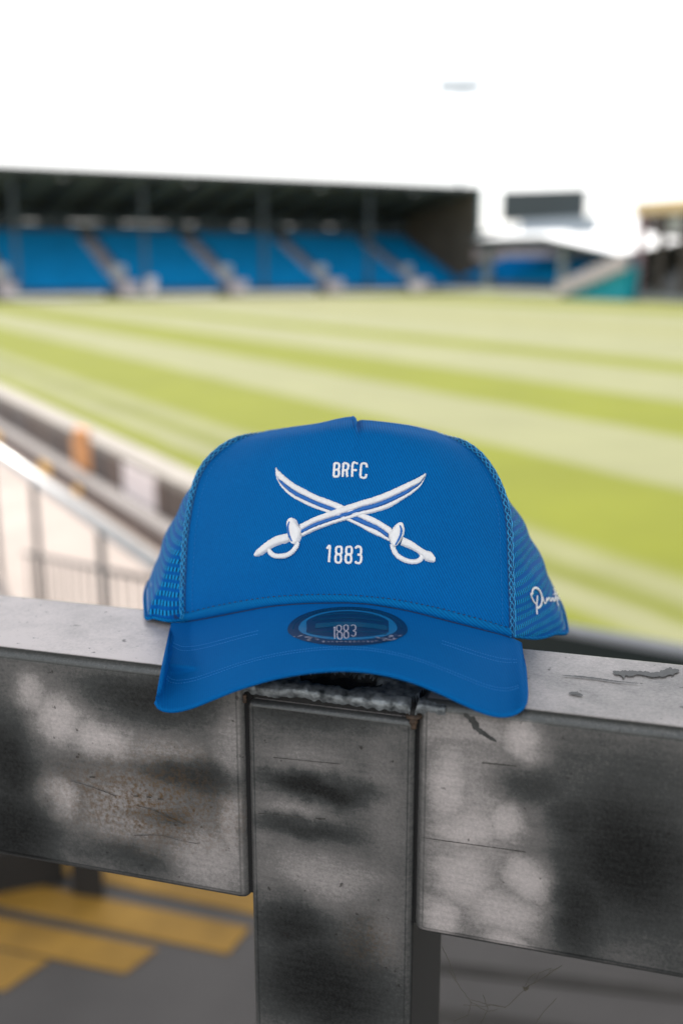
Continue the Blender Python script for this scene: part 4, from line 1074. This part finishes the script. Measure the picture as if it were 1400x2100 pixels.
# sword A (in front): hilt lower left
sA = bpy.data.objects.new('embroidered_sword', None); COL.objects.link(sA); sA.parent = cap; sA['label'] = 'sword with its hilt at the lower left, crossing in front'
topA = [(392, 514), (450, 486), (500, 462), (600, 424), (700, 387), (800, 355), (900, 325), (1000, 286), (1100, 240), (1180, 204), (1236, 173)]
aU = [(396, 562), (450, 532), (500, 508), (600, 474), (700, 441), (800, 405), (900, 378), (1000, 340), (1100, 292), (1150, 265), (1192, 244)]
aL = [(402, 578), (450, 552), (500, 530), (600, 494), (700, 462), (800, 430), (900, 405), (1000, 366), (1100, 316), (1150, 282), (1192, 247)]
botA = [(404, 602), (450, 580), (500, 557), (600, 520), (700, 490), (800, 458), (900, 436), (1000, 402), (1100, 340), (1170, 292), (1215, 240), (1240, 176)]
band(topA, aU[:-1] + [(1194, 240), (1228, 196), (1237, 176)], M_wt, sA, h=.0009, off=.0009)
aU = [(x, y - 1.5) for x, y in aU]; aL = [(x, y + 1.5) for x, y in aL]
band(aU, aL, M_bt, sA, h=.0002, off=.0013, jag=.5)
band(aL[:-1] + [(1196, 250), (1230, 205), (1239, 180)], botA, M_wt, sA, h=.0008, off=.0009)
def hilt(parent, mir, off):
    f_ = (lambda p: p) if not mir else None
    if not mir:
        gt = [(312, 574), (280, 582), (240, 590), (200, 610), (160, 638), (125, 666), (98, 692), (84, 722)]
        gb = [(322, 632), (292, 648), (262, 654), (225, 666), (190, 684), (160, 706), (128, 728), (90, 740)]
        bow = [(372, 640), (362, 672), (335, 706), (300, 728), (255, 736), (215, 732), (188, 712), (178, 690)]
        gl = [(338, 476), (312, 492), (300, 525), (303, 570), (315, 615), (332, 645), (352, 656)]
        gr = [(342, 476), (362, 490), (372, 515), (398, 545), (402, 580), (388, 625), (362, 656)]
        slot = [(333, 506), (323, 540), (326, 575), (336, 610), (350, 638)]
    else:
        gt = [(1085, 600), (1110, 612), (1140, 626), (1175, 650), (1210, 676), (1245, 694), (1278, 704), (1298, 738)]
        gb = [(1068, 662), (1095, 672), (1120, 682), (1155, 698), (1185, 716), (1215, 745), (1245, 772), (1296, 781)]
        bow = [(1012, 652), (1022, 690), (1045, 728), (1085, 756), (1130, 772), (1175, 772), (1205, 756), (1216, 728)]
        gl = [(1062, 508), (1036, 520), (1010, 548), (986, 580), (988, 615), (1000, 645), (1020, 668)]
        gr = [(1066, 508), (1088, 520), (1098, 550), (1094, 590), (1076, 630), (1050, 660), (1030, 670)]
        slot = [(1060, 532), (1070, 560), (1066, 595), (1050, 630), (1032, 662)]
    cord(bow, [17, 18, 18, 18, 18, 18, 18, 16], M_wt, parent, off=off).build('knuckle_bow', M_wt, parent, smooth=True)
    band(gt, gb, M_wt, parent, h=.0010, off=off + .0002, nm='grip')
    band(gl, gr, M_wt, parent, h=.0013, off=off + .0009, nm='guard')
    cord(slot, [5, 8, 8, 7, 5], M_bt, parent, off=off + .0022, flat=.3).build('guard_slot', M_bt, parent, smooth=True)
hilt(sB, True, .0004); hilt(sA, False, .0008)
# letters and year
let = bpy.data.objects.new('lettering', None); COL.objects.link(let); let.parent = cap
strokes = {'B': [[(614, 190), (620, 102)], [(620, 101), (642, 102), (652, 112), (650, 134), (640, 145), (618, 146)], [(640, 146), (650, 156), (648, 182), (638, 192), (613, 192)]],
 'R': [[(675, 194), (681, 102)], [(681, 101), (703, 103), (714, 114), (711, 138), (701, 148), (680, 148)], [(698, 150), (704, 160), (704, 180), (709, 194)]],
 'F': [[(739, 194), (745, 103), (779, 104)], [(743, 148), (772, 149)]],
 'C': [[(840, 130), (838, 112), (828, 103), (810, 104), (802, 114), (796, 180), (802, 196), (818, 202), (832, 196), (837, 178)]],
 '1': [[(568, 684), (588, 668), (582, 776)]],
 '8': [[(650, 669), (666, 676), (668, 708), (658, 722), (640, 720), (631, 708), (633, 678), (650, 669)], [(646, 722), (662, 732), (664, 764), (654, 779), (636, 778), (627, 764), (629, 732), (646, 722)]],
 '3': [[(762, 684), (770, 672), (788, 671), (800, 682), (800, 712), (792, 724), (776, 725)], [(792, 726), (802, 738), (799, 770), (788, 783), (770, 781), (761, 770)]]}
strokes['8b'] = [[(x + 69, y + 1) for x, y in s_] for s_ in strokes['8']]
for key in ('B', 'R', 'F', 'C', '1', '8', '8b', '3'):
    mb = MB()
    for s_ in strokes[key]:
        q = cord(s_, 8.8, M_wt, let, off=.0002, step=.8, jag=.16, flat=.9); mb.add(q.v, q.f)
    mb.build('letter' if key in 'BRFC' else 'digit', M_wt, let, smooth=True)
# handwriting on the right mesh
def cv4(pts): return [(1020 + x / 6.5625, 1000 + y / 6.5625) for x, y in pts]
mb = MB()
for s_, r_ in (([(430, 1432), (450, 1425), (452, 1385), (480, 1352), (520, 1358), (556, 1400), (576, 1460), (580, 1520), (566, 1580), (540, 1612), (520, 1618)], 2.6), ([(432, 1436), (446, 1480), (470, 1530), (498, 1562)], 1.9),
    ([(518, 1450), (514, 1520), (508, 1580), (514, 1705)], 2.3), ([(592, 1470), (600, 1510), (612, 1550), (628, 1556), (640, 1520), (644, 1490), (652, 1520), (664, 1500), (680, 1488), (692, 1520), (704, 1530), (718, 1492), (730, 1500), (738, 1530), (752, 1520), (762, 1480)], 1.8),
    ([(742, 1368), (758, 1430), (778, 1500), (796, 1588)], 1.8), ([(730, 1446), (760, 1436), (790, 1420)], 1.1), ([(776, 1520), (790, 1508), (800, 1470), (812, 1480), (812, 1510), (826, 1512)], 1.2)):
    q = cord(cv4(s_), r_, M_wt, cap, bvh=bvhR, off=.0005, rawpx=True, step=.8, jag=.2); mb.add(q.v, q.f)
mb.build('script_lettering', M_wt, cap, smooth=True)

# ---------------- round sticker on the brim
stk = bpy.data.objects.new('brim_sticker', None); COL.objects.link(stk); stk.parent = cap; stk['label'] = 'glossy navy oval sticker with 1883'
M_sd = mat('sticker_navy', (.002, .032, .105), .35, spec=.3); M_sl = mat('sticker_blue', (.01, .15, .36), .25); M_sm = mat('sticker_teal_bar', (.006, .07, .15), .25)
M_sw = mat('sticker_print_white', (.5, .5, .62), .3)
def sxy(x, y): return (560 + x / 4.6667, 1220 + y / 4.6667)
def disc(nm, cx, cy, rx, ry, ry2, off, m, clipx=None, n=72, hole=None):
    v, f = [], []
    rings = 9
    for k in range(rings + 1):
        g = (hole or 0) + (1 - (hole or 0)) * k / rings
        for i in range(n):
            a_ = 2 * math.pi * i / n; x = rx * math.cos(a_); y = math.sin(a_) * (ry if math.sin(a_) < 0 else ry2)
            x, y = x * g, y * g
            if clipx: x = max(-clipx, min(clipx, x))
            q = sxy(cx + x, cy + y); r_ = on(bvhB, *q, off); v.append(r_[0])
    for k in range(rings):
        for i in range(n): f.append((k * n + i, k * n + (i + 1) % n, (k + 1) * n + (i + 1) % n, (k + 1) * n + i))
    return mesh(nm, v, f, m, stk, smooth=True)
disc('sticker_backing', 712, 340, 572, 222, 150, .00025, M_sd)
disc('pale_ring', 715, 330, 470, 180, 108, .00035, M_sl)
disc('emblem', 712, 330, 430, 166, 84, .00045, M_sd, clipx=390)
# bars inside the emblem
def sbar(pts_t, pts_b, m, off, nm):
    v, f = [], []
    n = 30
    for i in range(n + 1):
        a_ = spl([sxy(*p) for p in pts_t], i / n); b_ = spl([sxy(*p) for p in pts_b], i / n)
        for k in range(4): q = a_.lerp(b_, k / 3); v.append(on(bvhB, q.x, q.y, off)[0])
    for i in range(n):
        for k in range(3): q = i * 4 + k; f.append((q, q + 1, q + 5, q + 4))
    return mesh(nm, v, f, m, stk)
sbar([(405, 285), (560, 272), (720, 268), (900, 280), (1090, 305)], [(405, 330), (560, 316), (720, 312), (900, 325), (1090, 350)], M_sm, .00055, 'emblem_bar')
sbar([(420, 215), (560, 192), (720, 184), (880, 194), (1010, 216)], [(420, 222), (560, 199), (720, 191), (880, 201), (1010, 223)], M_sm, .00055, 'emblem_bar')
sbar([(380, 250), (560, 232), (720, 226), (880, 236), (1060, 262)], [(380, 257), (560, 239), (720, 233), (880, 243), (1060, 269)], M_sm, .00055, 'emblem_bar')
sbar([(345, 372), (560, 358), (720, 354), (880, 360), (1085, 380)], [(345, 379), (560, 365), (720, 361), (880, 367), (1085, 387)], M_sm, .00055, 'emblem_bar')
nums = [[(582, 330), (592, 318), (590, 370), (592, 428)],
    [(632, 302), (612, 312), (612, 345), (632, 362), (652, 345), (652, 312), (632, 302)], [(636, 364), (616, 378), (620, 420), (642, 436), (660, 420), (658, 378), (636, 364)],
    [(698, 298), (680, 308), (680, 340), (698, 356), (716, 340), (716, 308), (698, 298)], [(700, 358), (682, 372), (682, 412), (700, 426), (720, 412), (718, 372), (700, 358)],
    [(748, 308), (764, 298), (786, 308), (788, 340), (768, 354), (788, 368), (786, 396), (768, 408), (750, 398)]]
for s_ in nums:
    q = cord([sxy(*p) for p in s_], 1.15, M_sw, stk, bvh=bvhB, off=.0006, rawpx=True, step=.8, jag=.12, flat=.3); q.build('digit', M_sw, stk, smooth=True)
# tiny ring lettering dots
mb = MB()
for i in range(44):
    a_ = math.pi + math.pi * (i + .5) / 44; x = 712 + 520 * math.cos(a_); y = 335 + 200 * math.sin(a_)
    q = on(bvhB, *sxy(x, y), .0003)[0]; mb.box(q.x - .0003, q.x + .0003, q.y - .0004, q.y + .0004, q.z, q.z + .0001)
mb.build('ring_print', M_sm, stk, kind='stuff')
# crinkled foil edge of the sticker, its shine painted as pale strips
M_foil = mat('foil_shine', (.55, .55, .66), .3, .4, bump=.6, bscale=900, col2=(.01, .03, .09), scale=700)
rnd = random.Random(3)
for k in range(26):
    side = rnd.choice((0, 1)); x = rnd.uniform(190, 440) if side == 0 else rnd.uniform(965, 1215)
    yb = (396 + (x - 190) * .16) if side == 0 else (438 - (x - 965) * .14); y = yb + rnd.uniform(-10, 26); wx = rnd.uniform(25, 80); hy_ = rnd.uniform(2.5, 8); sl = rnd.uniform(-.35, .25)
    sbar([(x - wx / 2, y - sl * wx / 2), (x, y - hy_), (x + wx / 2, y + sl * wx / 2)], [(x - wx / 2, y + 1 - sl * wx / 2), (x, y + hy_), (x + wx / 2, y + 1 + sl * wx / 2)], M_foil, .0006 + .00001 * k, 'foil_glint')
for k in range(12):
    x = 470 + k * 42; sbar([(x, 458), (x + 15, 452 + rnd.uniform(-3, 3)), (x + 32, 458)], [(x, 460), (x + 15, 464 + rnd.uniform(-2, 4)), (x + 32, 460)], M_foil, .0006, 'foil_glint')
